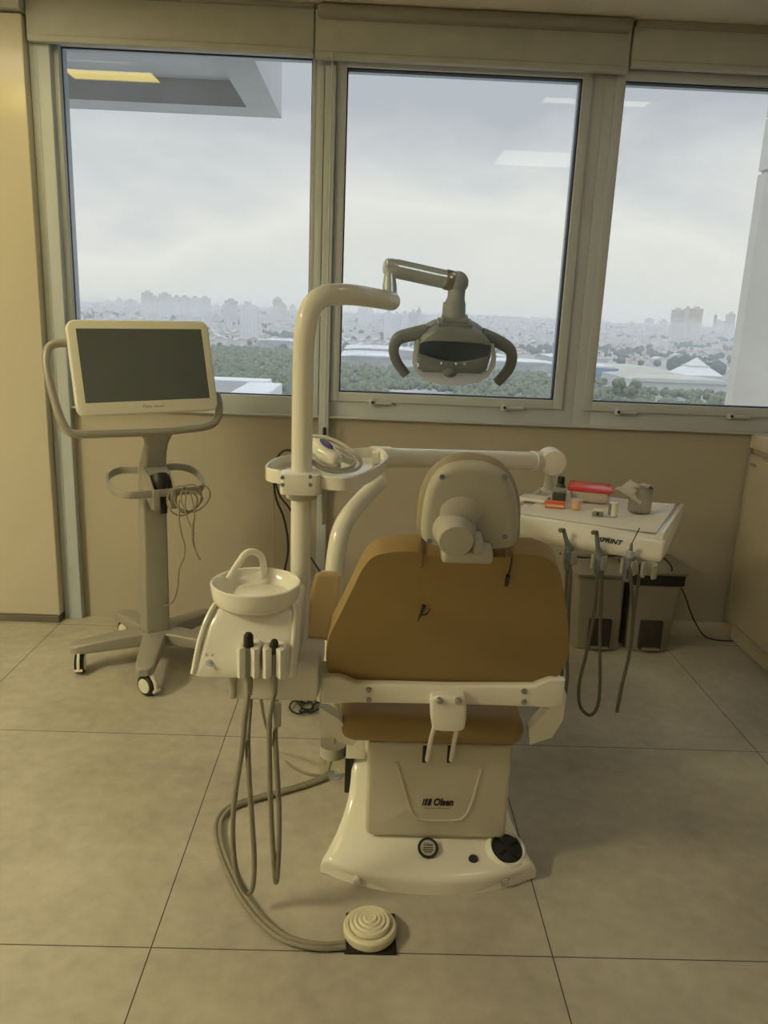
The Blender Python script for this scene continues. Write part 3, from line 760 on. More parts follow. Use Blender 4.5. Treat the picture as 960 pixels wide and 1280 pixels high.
lp_ = [(372, 549, 2.24), (388, 545, 2.24), (405, 546, 2.22), (424, 553, 2.2), (440, 564, 2.16), (451, 577, 2.11), (446, 586, 2.05), (428, 590, 2.0), (408, 588, 1.975), (391, 579, 1.985), (381, 566, 2.06), (378, 553, 2.17), (392, 549, 2.23), (412, 554, 2.2), (430, 564, 2.15), (443, 577, 2.09), (437, 585, 2.04), (420, 587, 2.0), (402, 584, 1.99), (390, 576, 2.0)]
lo = [at(u, v, y) for u, v, y in lp_]
lo = [V((p.x, p.y, max(p.z, 1.078))) for p in lo]
MB().tube(lo, .0052, 8, smooth=5).build('hose', 'shell', t)
tag(MB().box(.012, .035, 2.27, 2.30, 1.072, 1.108, .004).build('bur_box', 'white_m', base=(.024, 2.285, 1.072)), 'tiny white box standing at the right tip of the pole tray', 'box')

# cords hanging behind the post
tag(MB().tube([at(372, 565, 2.2), at(356, 563, 2.24), at(345, 575, 2.26), at(342, 595, 2.27), at(345, 622, 2.27), at(354, 645, 2.27), at(359, 668, 2.27), at(360, 690, 2.27), at(356, 712, 2.27), at(352, 740, 2.25)], .0035, 7, smooth=6).build('power_cord', 'black', base=at(356, 712, 2.27)), 'black cord hanging from the tray down behind the spittoon bowl', 'cord')
tag(MB().tube([at(343, 598, 2.275), at(350, 620, 2.29), at(365, 641, 2.30), at(385, 690, 2.32), at(402, 718, 2.33), at(410, 740, 2.36)], .003, 7, smooth=6).build('power_cord', 'black', base=at(385, 690, 2.32)), 'thin black cord slanting behind the pole towards the armrest', 'cord')
tag(MB().tube([at(341, 590, 2.35), at(342, 640, 2.36), at(341, 690, 2.36), at(343, 725, 2.34)], .002, 6, smooth=5).build('power_cord', 'wire', base=at(341, 690, 2.36)), 'thin grey cord hanging straight down left of the pole', 'cord')
pts = []
for k in range(70):
    a = k / 69 * 2 * PI * 4.2; q = k / 69
    pts.append(V((-.235 + .05 * q + .032 * math.cos(a) * (1 + .4 * math.sin(2.3 * a)), 2.78 + .055 * math.sin(a) + .02 * math.cos(.6 * a), .006 + .012 * abs(math.sin(.8 * a)))))
pts = [V((-.31, 2.92, .006)), V((-.29, 2.84, .006))] + pts + [V((-.15, 2.79, .006)), V((-.11, 2.79, .006))]
tag(MB().tube(pts, .0035, 7).build('tangled_cord', 'black', base=(-.2, 2.78, .006)), 'tangled black cord on the floor behind the spittoon', 'cord')

# bottle under the seat edge
t = thing('water_bottle', (-.075, 2.1, .145), 'clear plastic water bottle hanging beside the left edge of the seat', 'bottle')
bm_ = Matrix.Translation((-.075, 2.1, 0))
MB().lathe([(0, .145), (.03, .145), (.036, .152), (.038, .165), (.038, .20), (.0365, .205), (.038, .21), (.038, .25), (.0365, .255), (.038, .26), (.038, .32), (.030, .345), (.015, .362), (.015, .385)], bm_, 32).build('bottle_body', 'water', t)
MB().lathe([(.018, .365), (.019, .365), (.019, .395), (0, .397)], bm_, 24).build('cap', 'white_m', t)
lab = MB().lathe([(.0385, .215), (.0388, .215), (.0388, .25), (.0385, .25)], bm_, 32).build('label', 'shell', t)
MB().tube([V((-.075, 2.1, .39)), V((-.07, 2.1, .25)), V((-.085, 2.1, .16))], .003, 7, smooth=5).build('straw', 'hose', t)

# foot pedal with its twin hose, on a black pad
PX, PY = .0455, 1.632
t = thing('foot_pedal', (PX, PY, 0), 'round cream foot pedal on a black square pad in front of the chair', 'foot pedal')
MB().box(PX - .061, PX + .065, PY - .064, PY + .066, .0, .007, .001).build('pad', 'black', t)
MB().lathe([(0, .007), (.063, .007), (.066, .012), (.066, .028), (.062, .033), (.054, .033), (.052, .028), (0, .028)], Matrix.Translation((PX, PY, 0)), 56).build('pedal_base', 'pedal', t)
pr = [(.051, .028)]
for k in range(4): r_ = .051 - k * .011; pr += [(r_, .036 + k * .003), (r_ - .003, .040 + k * .003), (r_ - .008, .040 + k * .003), (r_ - .010, .0385 + k * .003)]
pr += [(0, .0495)]
MB().lathe(pr, Matrix.Translation((PX, PY + .002, .002)), 56).build('pedal_disc', 'pedal', t)
hp_ = [(432, 1181), (400, 1183), (360, 1174), (330, 1153), (305, 1122), (287, 1088), (275, 1055), (273, 1030), (282, 1014), (300, 1004), (330, 995), (370, 984), (400, 974), (414, 966)]
for dx, nm in ((0, 0), (1, 1)):
    pth = [atz(u, v, .010) + V((.0, .0, 0)) for u, v in hp_]
    for k in range(len(pth)):
        d = (pth[min(k + 1, len(pth) - 1)] - pth[max(k - 1, 0)]).normalized(); nn = V((-d.y, d.x, 0))
        pth[k] = pth[k] + nn * (.0075 if nm else -.0055)
    if nm == 0: pth = pth + [V((-.085, 2.27, .03)), V((-.08, 2.18, .08)), V((-.076, 2.12, .14))]
    MB().tube(pth, .0072 if nm == 0 else .0058, 9, smooth=7).build('hose', 'hose', t)
tag(MB().tube([at(326, 872, 1.9), at(332, 905, 2.1), atz(345, 938, .012), atz(365, 958, .006), atz(390, 968, .006), atz(420, 969, .006), atz(436, 966, .012)], .0045, 8, smooth=7).build('water_hose', 'wire', base=atz(390, 968, .006)), 'thin grey hose curving across the floor from spittoon to chair base', 'hose')

# ------------------------------------------------------------------ scanner cart
HUB = V((-.89, 3.17, 0))
ct = thing('scanner_cart', HUB, 'wheeled grey scanner cart with wide monitor standing under the left window', 'scanner cart', rz=.553)
# star base: five legs from a hub
hubm = MB().lathe([(0, .085), (.07, .085), (.085, .10), (.085, .125), (.07, .14), (0, .14)], None, 30).build('hub', 'cart', ct, local=True)
for k in range(5):
    a = R(204.6 + 72 * k) - .553
    d = V((math.cos(a), math.sin(a), 0)); n_ = V((-d.y, d.x, 0)); rings = []
    for s_, hw, z0, z1 in ((.02, .050, .090, .150), (.09, .047, .089, .147), (.2, .042, .087, .138), (.30, .038, .086, .128), (.325, .036, .086, .126), (.342, .028, .088, .123), (.352, .016, .091, .118)):
        c0 = d * s_; rr = min(.009, (z1 - z0) * .35, hw * .4)
        sec = []
        for sx, sz, a0 in ((1, 1, 0), (-1, 1, 90), (-1, -1, 180), (1, -1, 270)):
            for j in range(4):
                aa = R(a0 + 30 * j)
                sec.append(c0 + n_ * (sx * (hw - rr) + rr * math.cos(aa)) + V((0, 0, (z1 - rr if sz > 0 else z0 + rr) + rr * math.sin(aa))))
        rings.append(sec)
    lg = MB().loft(rings).build('leg', 'cart', ct, local=True)
    ca = R((-78, -32, -60, -50, -35)[k]) - .553; cd = V((math.cos(ca), math.sin(ca), 0)); cn = V((-cd.y, cd.x, 0))
    wc = d * .315 + cd * .012 + V((0, 0, .042))
    wf = frame(wc, cd, (0, 0, 1))
    w = MB().lathe([(0, -.018), (.030, -.018), (.036, -.019), (.042, -.015), (.042, -.004), (.038, -.003), (.038, .003), (.042, .004), (.042, .015), (.036, .019), (.030, .018), (0, .018)], wf, 36)
    cs = w.build('caster', 'black', lg, local=True)
    for sgn in (1, -1):
        MB().lathe([(0, .0185 * sgn), (.030, .0185 * sgn), (.029, .0215 * sgn), (0, .0225 * sgn)], wf, 30).build('wheel_cover', 'cart_l', cs, local=True)
    b = MB().tube([wc + V((0, 0, .055)), wc + cd * .02 + V((0, 0, .046)), wc + cd * .042 + V((0, 0, .02)), wc + cd * .048 + V((0, 0, -.012))], .006, 10, smooth=4, flat=(.007, .006))
    b.tube([wc + cd * .050 + cn * .016 + V((0, 0, -.014)), wc + cd * .050 - cn * .016 + V((0, 0, -.014))], .006, 8)
    b.tube([wc + V((0, 0, .035)), wc + V((0, 0, .06))], .010, 10)
    b.build('brake_lever', 'cart_l', cs, local=True)
# column, flaring at the top into the handle loop
def colr(x0, x1, y0, y1, z): return rrect(x0, x1, y0, y1, z, .012, 4)
cl_ = MB().loft([colr(-.058, .047, -.045, .045, .125), colr(-.058, .047, -.045, .045, .25), colr(-.054, .047, -.048, .038, .65), colr(-.047, .047, -.058, .02, .86), colr(-.040, .047, -.072, -.01, .93), colr(-.042, .048, -.09, -.05, .965), colr(-.052, .055, -.1, -.075, .99), colr(-.075, .068, -.112, -.086, 1.012)])
cl_.build('column', 'cart', ct, local=True)
loop = [(-.20, .0, 1.352), (-.285, -.003, 1.352), (-.345, -.007, 1.347), (-.372, -.014, 1.325), (-.381, -.031, 1.262), (-.364, -.068, 1.125), (-.345, -.088, 1.055), (-.32, -.097, 1.025), (-.263, -.1, 1.019), (-.18, -.1, 1.018), (-.09, -.1, 1.017), (0, -.1, 1.017), (.08, -.1, 1.019), (.192, -.097, 1.027), (.24, -.09, 1.043), (.262, -.08, 1.075), (.268, -.07, 1.117), (.262, -.055, 1.16)]
MB().tube(loop, .0155, 14, smooth=5).build('handle_loop', 'cart', ct, local=True, ang=60)
# monitor
mo = Matrix.Translation((-.027, -.065, 1.268)) @ Matrix.Rotation(-.275, 4, 'X') @ Matrix.Rotation(-.019, 4, 'Y') @ Matrix(((1, 0, 0, 0), (0, 0, -1, 0), (0, 1, 0, 0), (0, 0, 0, 1)))
# in this frame: x right, y up, z towards the viewer
def rr2(w, h, r, n=7, dy=0):
    pts = []
    for sx, sy, a0 in ((1, 1, 0), (-1, 1, 90), (-1, -1, 180), (1, -1, 270)):
        for k in range(n + 1):
            a = R(a0 + 90 * k / n); pts.append((sx * (w / 2 - r) + r * math.cos(a), sy * (h / 2 - r) + r * math.sin(a) + dy))
    return pts
mn = MB().prism(rr2(.55, .364, .035), -.032, 0, .008, 4, mo).build('monitor', 'cart_l', ct, local=True, ang=50)
MB().prism(rr2(.538, .352, .032), -.038, -.030, .004, 2, mo).build('monitor_rim', 'cart', mn, local=True)
MB().prism(rr2(.484, .28, .003, 2, .008), -.003, .0009, 0, 1, mo).build('screen', 'screen', mn, local=True, flat=True)
MB().text('iTero', .0155, mo @ Matrix.Translation((-.014, -.155, .0006)), .0003, 0, .0004).text('element', .013, mo @ Matrix.Translation((.032, -.155, .0006)), .0003).build('logo', 'grey', mn, local=True)
MB().prism([(-.262, .038), (-.247, .032), (-.262, .026)], 0, .0006, 0, 1, mo).build('arrow_mark', 'paper', mn, local=True)
MB().box(-.05, .05, -.10, .06, -.09, -.034, .01, 3, mo).build('monitor_mount', 'cart', ct, local=True)
# ring handle around the column
rg = [(-.05, .03, .842), (-.10, .05, .842), (-.145, .035, .838), (-.178, -.01, .828), (-.190, -.07, .81), (-.178, -.13, .795), (-.14, -.165, .786), (-.09, -.172, .785), (-.04, -.172, .785), (.03, -.172, .785), (.09, -.172, .785), (.14, -.165, .786), (.172, -.13, .795), (.185, -.07, .81), (.178, -.01, .828), (.15, .035, .838), (.10, .05, .842), (.05, .03, .842)]
MB().tube(rg, .01, 12, smooth=4, flat=(.0155, .006)).build('ring_handle', 'cart', ct, local=True)
# scanner cradle
b = MB().prism([(-.066, .872), (-.052, .880), (-.045, .88), (-.02, .80), (-.008, .79), (-.008, .74), (-.03, .735), (-.045, .79), (-.066, .83)], 0, .008, .002, 2, Matrix.Translation((0, -.055, 0)) @ Matrix(((0, 0, 1, -.047), (1, 0, 0, 0), (0, 1, 0, 0), (0, 0, 0, 1))))
b = MB()
for x in (-.05, .035):
    b.prism([(-.05, .872), (-.05, .77), (-.15, .715), (-.178, .72), (-.182, .80), (-.16, .815), (-.12, .85)], x, x + .009, .002, 2, Matrix(((0, 0, 1, 0), (1, 0, 0, 0), (0, 1, 0, 0), (0, 0, 0, 1))))
b.prism([(-.05, .872), (-.12, .85), (-.12, .842), (-.05, .862)], -.05, .044, .001, 1, Matrix(((0, 0, 1, 0), (1, 0, 0, 0), (0, 1, 0, 0), (0, 0, 0, 1))))
b.box(-.05, -.022, -.186, -.176, .718, .80, .003).box(.018, .044, -.186, -.176, .718, .80, .003)
b.build('cradle', 'cart', ct, local=True)
tag(MB().tube([(-.004, -.12, .845), (-.004, -.135, .82), (-.004, -.15, .78), (-.004, -.16, .74), (-.004, -.165, .70)], [.034, .036, .026, .018, .014], 18, smooth=4).build('scanner_wand', 'black', ct, local=True) and None or bpy.data.objects['scanner_wand'], None)
bpy.data.objects['scanner_wand'].parent = None
bpy.data.objects['scanner_wand'].matrix_world = WM[ct.name]
tag(bpy.data.objects['scanner_wand'], 'black scanner wand resting in the cradle of the grey cart', 'scanner wand')
# coil of cable on the ring handle
RM = WM[ct.name]
k_ = thing('cable_coil', RM @ V((.13, -.17, .77)), 'grey cable coiled over the right of the cart ring handle', 'cable')
pts = []
for k in range(90):
    a = k / 89 * 2 * PI * 4 + 1.2; q = k / 89
    pts.append(RM @ V((.062 + .055 * q + (.052 + .012 * math.sin(3 * q * 5)) * math.cos(a), -.190 - .012 * math.sin(2 * a) - .006 * q, .752 + (.050 + .010 * math.cos(7 * q)) * math.sin(a) - .010 * math.sin(5 * q))))
MB().tube(pts, .0034, 6).build('loops', 'wire', k_)
Y_ = 2.99
MB().tube([at(224, 625, Y_), at(224, 650, Y_), at(227, 668, Y_), at(231, 682, Y_), at(230, 697, Y_), at(224, 712, Y_ + .02), at(222, 735, Y_ + .05), at(216, 752, Y_ + .1), at(206, 757, Y_ + .15), at(190, 756, Y_ + .2)], .0034, 7, smooth=6).build('long_end', 'wire', k_)
MB().tube([at(238, 615, Y_), at(243, 640, Y_), at(241, 658, Y_), at(241, 676, Y_), at(245, 690, Y_), at(250, 700, Y_)], [.003, .003, .006, .006, .003, .005], 8, smooth=6).build('short_end', 'wire', k_)
MB().tube([at(233, 612, Y_), at(232, 640, Y_), at(243, 668, Y_)], .0028, 6, smooth=6).build('short_end', 'wire', k_)

# ------------------------------------------------------------------ delivery table on its arm
TR = R(-28); TC = V((.843, 2.725, 0))
dt = thing('delivery_table', TC + V((0, 0, .79)), 'white instrument table on a jointed arm right of the headrest', 'instrument table')
TM = Matrix.Translation(TC) @ Matrix.Rotation(TR, 4, 'Z')
YZ = Matrix(((0, 0, 1, 0), (1, 0, 0, 0), (0, 1, 0, 0), (0, 0, 0, 1)))
o = [(-.285, .775), (-.292, .785), (-.290, .800), (-.272, .828), (-.24, .846), (-.20, .852), (.22, .852), (.245, .84), (.25, .80), (.24, .775), (-.1, .765)]
MB().prism(o, -.285, .262, .010, 3, TM @ YZ).build('table_body', 'white', dt, ang=50)
MB().box(-.28, -.262, -.21, .24, .845, .862, .006, 3, TM).build('side_rim', 'white', dt)
MB().box(.242, .258, -.25, .24, .835, .864, .006, 3, TM).build('side_rim', 'white', dt)
ft = frame(TM @ V((.095, -.2812, .8165)), TM.to_3x3() @ V((1, 0, 0)), TM.to_3x3() @ V((0, .54, .84)))
MB().text('SPRINT', .022, ft, .0004, .25, .0006, 1.05).build('lettering', 'black', dt)
MB().text('E', .017, ft @ Matrix.Translation((.065, -.001, 0)), .0003, .25, 0, 1.0).build('lettering', 'grey', dt)
# riser and arm
rp_ = [at(410, 830, 2.3), at(414, 760, 2.3), at(418, 715, 2.3), at(421, 688, 2.3), at(426, 664, 2.32), at(437, 643, 2.36), at(455, 622, 2.44), at(475, 602, 2.53)]
rz_ = MB().tube(rp_, [.030, .030, .0295, .029, .029, .028, .028, .027], 22, smooth=7).build('riser_pipe', 'white', dt, ang=60)
g0, g1 = at(466, 571.5, 2.54), at(678, 576.5, 3.0)
ad = (g1 - g0).normalized()
MB().tube([at(473, 606, 2.55), at(471, 590, 2.55), at(468, 572, 2.55)], [.028, .026, .026], 20).build('joint', 'white_m', dt)
b = MB().ball(g0, .036, 3).tube([g0, g0 + (g1 - g0) * .08, g0 + (g1 - g0) * .081, g1 - ad * .06, g1 - ad * .059, g1], [.037, .037, .033, .035, .039, .039], 24)
b.build('arm', 'white', dt, ang=50)
kc2 = at(689.5, 577, 3.0)
MB().lathe([(0, -.05), (.045, -.05), (.052, -.043), (.052, .034), (.047, .044), (0, .047)], frame(kc2, (1, 0, 0), (0, 0, 1)), 36).build('elbow', 'white_m', dt)
b = MB().tube([kc2 + V((0, .01, -.03)), at(687.5, 600, 3.01), at(687, 606, 3.01), V((at(687, 610, 3.01).x, 3.012, .85))], [.020, .022, .024, .027], 20)
b.lathe([(0, .845), (.045, .845), (.046, .858), (.03, .864), (0, .864)], Matrix.Translation((at(687, 610, 3.01).x, 3.0, 0)), 28)
b.build('neck', 'white_m', dt)
# handpiece holders along the front
hx = []
for u in (712, 749, 786, 812):
    best = min(((abs((lambda w: 480 + F * (w - EYE).dot(CR) / (w - EYE).dot(CF))(TM @ V((x / 1000, -.30, .755))) - u), x / 1000) for x in range(-400, 400, 2)))
    hx.append(best[1])
def px2(x, y, z): return TM @ V((x, y, z))
for x in hx:
    ol = []
    for k in range(17):
        a = PI / 2 + R(35) + (2 * PI - R(70)) * k / 16 + PI
        ol.append((x + .026 * math.cos(a), -.305 + .026 * math.sin(a)))
    il = [(x + .016 * math.cos(PI / 2 + R(35) + (2 * PI - R(70)) * k / 16 + PI), -.305 + .016 * math.sin(PI / 2 + R(35) + (2 * PI - R(70)) * k / 16 + PI)) for k in range(17)]
    MB().prism(ol + il[::-1], .725, .772, .003, 2, TM).box(x - .012, x + .012, -.285, -.25, .74, .785, .004, 2, TM).build('handpiece_holder', 'shell', dt)


def handpiece(name, lab, x, tip, head, pth, m='hose_d'):
    t = thing(name, px2(x, -.305, .74), lab, 'dental handpiece')
    c0 = px2(x, -.305, .70); c1 = px2(x, -.305, .775)
    b = MB().tube([c0, px2(x, -.305, .73), px2(x, -.306, .76), c1, px2(x + tip[0] * .5, -.312, .80), px2(x + tip[0], -.318, .80 + tip[1])], [.010, .0145, .016, .013, .008, .0065 if head else .003], 16, smooth=4)
    g = b.build('grip', 'lampdark', t)
    if head: MB().tube([px2(x + tip[0] - .003, -.312, .802 + tip[1]), px2(x + tip[0] - .008, -.336, .806 + tip[1])], .0078, 12).build('head', m, g)
    else:
        MB().tube([px2(x + tip[0], -.318, .80 + tip[1]), px2(x + tip[0] + .018, -.32, .80 + tip[1] + .055)], .0016, 6).build('needle', 'black', g)
        MB().lathe([(0, -.012), (.012, -.012), (.012, .010), (0, .012)], Matrix.Translation(px2(x + tip[0] * .4, -.314, .795)), 16).build('chrome_button', 'chrome', g)
    MB().tube([c0 + V((0, 0, .005))] + pth, .0058, 9, smooth=7).build('hose', m, t)


yb = 2.36
handpiece('turbine_handpiece', 'dark handpiece in the table holder nearest the headrest', hx[0], (-.022, .035), True,
          [at(713, 715, 2.42), at(711, 760, 2.38), at(709, 820, yb), at(709, 850, yb), at(705, 872, 2.37), at(702, 850, 2.38), at(704, 800, 2.42), at(709, 712, 2.52)])
handpiece('contra_angle_handpiece', 'dark handpiece whose hose makes the wide long loop below the table', hx[1], (-.014, .045), True,
          [at(748, 712, 2.36), at(743, 765, yb), at(733, 815, yb), at(724, 855, yb), at(725, 882, yb), at(737, 894, yb), at(747, 882, yb), at(750, 850, yb), at(750, 790, yb), at(753, 712, 2.47)])
handpiece('air_water_syringe', 'three way syringe with chrome top and thin upright needle on the table', hx[2], (.004, .03), False,
          [at(787, 712, 2.34), at(791, 765, yb), at(787, 815, yb), at(779, 850, yb), at(771, 890, yb), at(777, 858, yb), at(786, 820, yb), at(792, 770, 2.38), at(801, 705, 2.45)])

# things lying on the table top (z .852)
TT = .853
b = bmesh.new(); gx, gy = 24, 24; vs = []
for j in range(gy + 1):
    for i in range(gx + 1):
        x = -.222 + .452 * i / gx; y = -.232 + .458 * j / gy
        z = TT + .0015 + .004 * max(0, mnoise.noise(V((x * 7, y * 7, 1)))) + .006 * (abs(x) / .23) ** 6 * (i > 12)
        if j == 0: z -= .004
        vs.append(b.verts.new((x, y, z)))
for j in range(gy):
    for i in range(gx): b.faces.new((vs[j * (gx + 1) + i], vs[j * (gx + 1) + i + 1], vs[(j + 1) * (gx + 1) + i + 1], vs[(j + 1) * (gx + 1) + i]))
bmesh.ops.recalc_face_normals(b, faces=b.faces[:]); bmesh.ops.solidify(b, geom=b.faces[:], thickness=.0012)
mb_ = MB(); mb_._merge(b, TM); tag(mb_.build('tray_paper', 'paper', base=TC + V((0, 0, TT))), 'white paper sheet covering the instrument table top', 'paper sheet')
TZ = TT + .005
def on(u, v): return atz(u, v, TZ)
RT = Matrix.Rotation(TR, 4, 'Z')
def bx(p, w, d, h, rz=0, bev=.003, tp=None, z=0): return MB().box(-w / 2, w / 2, -d / 2, d / 2, z, z + h, bev, 3, Matrix.Translation(p) @ Matrix.Rotation(rz, 4, 'Z'), tp)
# red lidded container
p = on(736, 627) + V((.01, .03, 0)); rz = R(-17)
t = thing('food_container', p, 'frosted plastic container with red lid at the back of the table', 'container', rz=rz)
bx(V((0, 0, 0)), .150, .135, .048, 0, .014, .86).build('tub', 'frost', t, local=True)
l = MB().box(-.082, .082, -.075, .075, .045, .056, .005, 3).build('lid', 'red', t, local=True)
MB().box(-.070, .070, -.063, .063, .0545, .0572, .001, 2).build('lid_inset', mat('red_lid_centre', (.78, .10, .10), .18), l, local=True)
# orange box + grey jar + black bottle + peach cup
p = on(693.5, 634)
t = thing('orange_box', p, 'small orange red box lying flat in front of the grey jar', 'box', rz=R(-14))
bx(V((0, 0, 0)), .068, .03, .022, 0, .002).build('carton', 'orange', t, local=True)
MB().box(-.031, .031, -.0162, -.0145, .003, .013, .0005, 1).build('label', 'peach', t, local=True)
p = on(699.5, 629) + V((0, .02, 0))
t = thing('grey_jar', p, 'smoky dark grey jar between orange box and red lid container', 'jar', rz=R(-14))
bx(V((0, 0, 0)), .049, .042, .040, 0, .006).build('jar_body', 'jar', t, local=True)
MB().box(-.026, .026, -.023, .023, .038, .050, .004, 3).build('lid', 'grey', t, local=True)
p = on(702, 621) + V((0, .03, 0))
t = thing('dropper_bottle', p, 'small bottle with black cap behind the grey jar', 'bottle')
MB().lathe([(0, 0), (.017, 0), (.018, .004), (.018, .038), (.012, .046), (.010, .05)], None, 22).build('bottle_body', 'jar', t, local=True)
MB().lathe([(.013, .046), (.0135, .046), (.0135, .068), (.011, .072), (0, .072)], None, 20).build('cap', 'black', t, local=True)
p = on(720, 636)
t = thing('cream_cup', p, 'little pale peach cup in front of the red lid container', 'cup')
MB().lathe([(0, 0), (.015, 0), (.017, .004), (.018, .024), (0, .024)], None, 24).build('cup_body', 'peach', t, local=True)
MB().lathe([(.0195, .023), (.021, .023), (.021, .033), (.018, .036), (0, .036)], None, 24).build('lid', 'frost', t, local=True)
p = on(747, 644)
t = thing('metal_case', p, 'tiny grey metal case with white top in front of the roll', 'case', rz=R(-17))
bx(V((0, 0, 0)), .038, .026, .014, 0, .002).build('case_body', 'tin', t, local=True)
bx(V((0, 0, .014)), .036, .022, .009, 0, .003, 1.0).build('cotton', 'paper', t, local=True)
MB().box(-.004, .004, -.0145, -.012, .003, .012, .001, 1).build('clasp', 'black', t, local=True)
p = on(766, 645)
t = thing('cotton_roll', p, 'upright white cotton roll right of the metal case', 'roll')
MB().lathe([(0, 0), (.015, 0), (.0155, .003), (.0155, .047), (.013, .05), (.006, .05), (.005, .044), (0, .044)], None, 28).build('roll_body', 'paper', t, local=True)
MB().box(-.0165, -.0135, -.012, .008, .004, .046, .001, 1).build('dark_edge', 'lampdark', t, local=True)
# steel cup with tissue
p = on(801, 641) + V((0, .02, 0))
t = thing('steel_cup', p, 'dull steel cup standing at the right end of the table', 'cup')
MB().lathe([(0, 0), (.035, 0), (.039, .003), (.040, .006), (.040, .088), (.0415, .09), (.040, .092), (.038, .09), (.037, .02), (0, .015)], None, 40).build('cup_wall', 'tin', t, local=True)
b = bmesh.new(); N_ = 20; vs = []
c0 = p + V((0, 0, .085))
cA, cB, cC, cD = at(768, 612, p.y - .02), at(788, 600.5, p.y + .05), at(813, 606, p.y + .02), at(801, 629, p.y - .046)
for j in range(N_ + 1):
    for i in range(N_ + 1):
        u_ = i / N_; v_ = j / N_
        q = (cA * (1 - u_) + cB * u_) * (1 - v_) + (cD * (1 - u_) + cC * u_) * v_
        q = q + V((0, -.02, .012)) * math.sin(PI * u_) * math.sin(PI * v_) + V((.004, .006, .006)) * mnoise.noise(V((u_ * 3.4, v_ * 3.4, 3))) + V((0, -.004, .004)) * math.sin(9 * u_ + 5 * v_)
        vs.append(b.verts.new(q))
for j in range(N_):
    for i in range(N_): b.faces.new((vs[j * (N_ + 1) + i], vs[j * (N_ + 1) + i + 1], vs[(j + 1) * (N_ + 1) + i + 1], vs[(j + 1) * (N_ + 1) + i]))
bmesh.ops.solidify(b, geom=b.faces[:], thickness=.0012)
mb_ = MB(); mb_._merge(b); tag(mb_.build('tissue', 'paper', base=c0), 'crumpled white tissue sticking out of the steel cup', 'tissue')
# white sheet at the far left of table, by the neck
p = on(668, 625)
tag(bx(p, .10, .08, .012, TR, .003).build('folded_napkin', 'paper', base=p), 'folded white napkin between the headrest and the table arm', 'napkin')

# ------------------------------------------------------------------ pedal bins
def bin_(x0, x1, bx0, bx1, lab, dark):
    xc = (x0 + x1) / 2; t = thing('pedal_bin', (xc, 3.52, 0), lab, 'bin', 'pedal bins under the window')
    r0 = rrect(bx0, bx1, 3.425, 3.60, .004, .02, 4); r1 = rrect(x0 + .012, x1 - .012, 3.415, 3.612, .36, .02, 4)
    r2 = rrect(x0 + .010, x1 - .010, 3.414, 3.613, .37, .02, 4)
    MB().loft([r0, r1, r2]).build('bin_body', 'bin', t, ang=40)
    if dark:
        MB().loft([rrect(x0 + .006, x1 - .006, 3.408, 3.618, .335, .02, 4), rrect(x0 + .004, x1 - .004, 3.406, 3.62, .39, .02, 4)]).build('bin_liner', 'black', t)
    z = .39 if dark else .372
    l = MB().loft([rrect(x0, x1, 3.395, 3.63, z, .02, 4), rrect(x0 - .002, x1 + .002, 3.39, 3.632, z + .012, .02, 4), rrect(x0 + .004, x1 - .004, 3.40, 3.63, z + .026, .025, 4), rrect(x0 + .03, x1 - .03, 3.44, 3.61, z + .046, .03, 4)]).build('lid', 'bin', t, ang=50)
    xm = (bx0 + bx1) / 2 + .0
    MB().box(xm - .052, xm + .052, 3.40, 3.43, .02, .16, .004).build('pedal_recess_shade', 'bin_shade', t)  # box stands proud; its dark colour paints the shade of a recess
    MB().box(xm - .042, xm + .042, 3.385, 3.42, .018, .032, .004).build('pedal', 'tin', t)
    return t
bin_(.975, 1.225, 1.01, 1.222, 'taupe pedal bin with closed lid nearest the chair', False)
bin_(1.237, 1.498, 1.262, 1.455, 'taupe pedal bin with black liner showing under its lid', True)
tag(MB().tube([V((1.485, 3.63, .38)), at(855, 742, 3.57), at(862, 762, 3.58), at(870, 780, 3.58), V((1.70, 3.585, .02)), V((1.76, 3.575, .006)), V((1.835, 3.57, .006))], .0035, 7, smooth=6).build('floor_cord', 'black', base=(1.70, 3.585, .006)), 'black cord running from the right bin along the skirting', 'cord')
tag(MB().tube([at(700, 692, 2.9), at(730, 697, 2.95), at(760, 695, 3.0), at(790, 694, 3.0), at(815, 690, 3.0), at(828, 696, 3.05), at(840, 710, 3.3), V((1.50, 3.634, .30))], .0035, 7, smooth=6).build('floor_cord', 'black', base=at(790, 694, 3.0)), 'black cord passing under the instrument table above the bins', 'cord')

# ------------------------------------------------------------------ the city outside
def GZ(x, y):
    k = min(1, max(0, (y - 850) / 2300)); k = k * k * (3 - 2 * k)
    return -44 + 37 * k + (5 * mnoise.noise(V((x / 420, y / 420, 0)))) * min(1, max(0, (y - 700) / 600)) + 14 * k * mnoise.noise(V((x / 1100, y / 1100, 5)))


def cmat(name, c, c2=None, scale=.08, rough=.9): return mat(name, c, rough, var=.25, scale=scale, c2=c2, spec=.1)


M['land'] = cmat('city_ground', (.30, .30, .25), (.50, .47, .42), .02)
M['crown'] = cmat('tree_leaves', (.11, .14, .075), (.24, .27, .15), .25)
M['crown2'] = cmat('dark_tree_leaves', (.07, .10, .075), (.12, .15, .11), .2)
M['bark'] = cmat('tree_bark', (.12, .09, .06))
M['roof_t'] = cmat('terracotta_roof', (.55, .36, .28), (.66, .48, .40))
M['roof_g'] = cmat('grey_roof', (.58, .57, .56), (.74, .73, .71))
M['hw'] = cmat('pale_house_wall', (.74, .70, .66), (.86, .84, .80))
M['shed'] = cmat('white_metal_roof', (.70, .70, .68), (.8, .8, .78), .03)
M['shedw'] = cmat('warehouse_wall', (.45, .45, .44))
M['shedb'] = cmat('blue_warehouse_wall', (.20, .33, .50), (.26, .40, .56))
M['roofb'] = cmat('beige_flat_roof', (.52, .48, .40), (.62, .57, .48), .03)


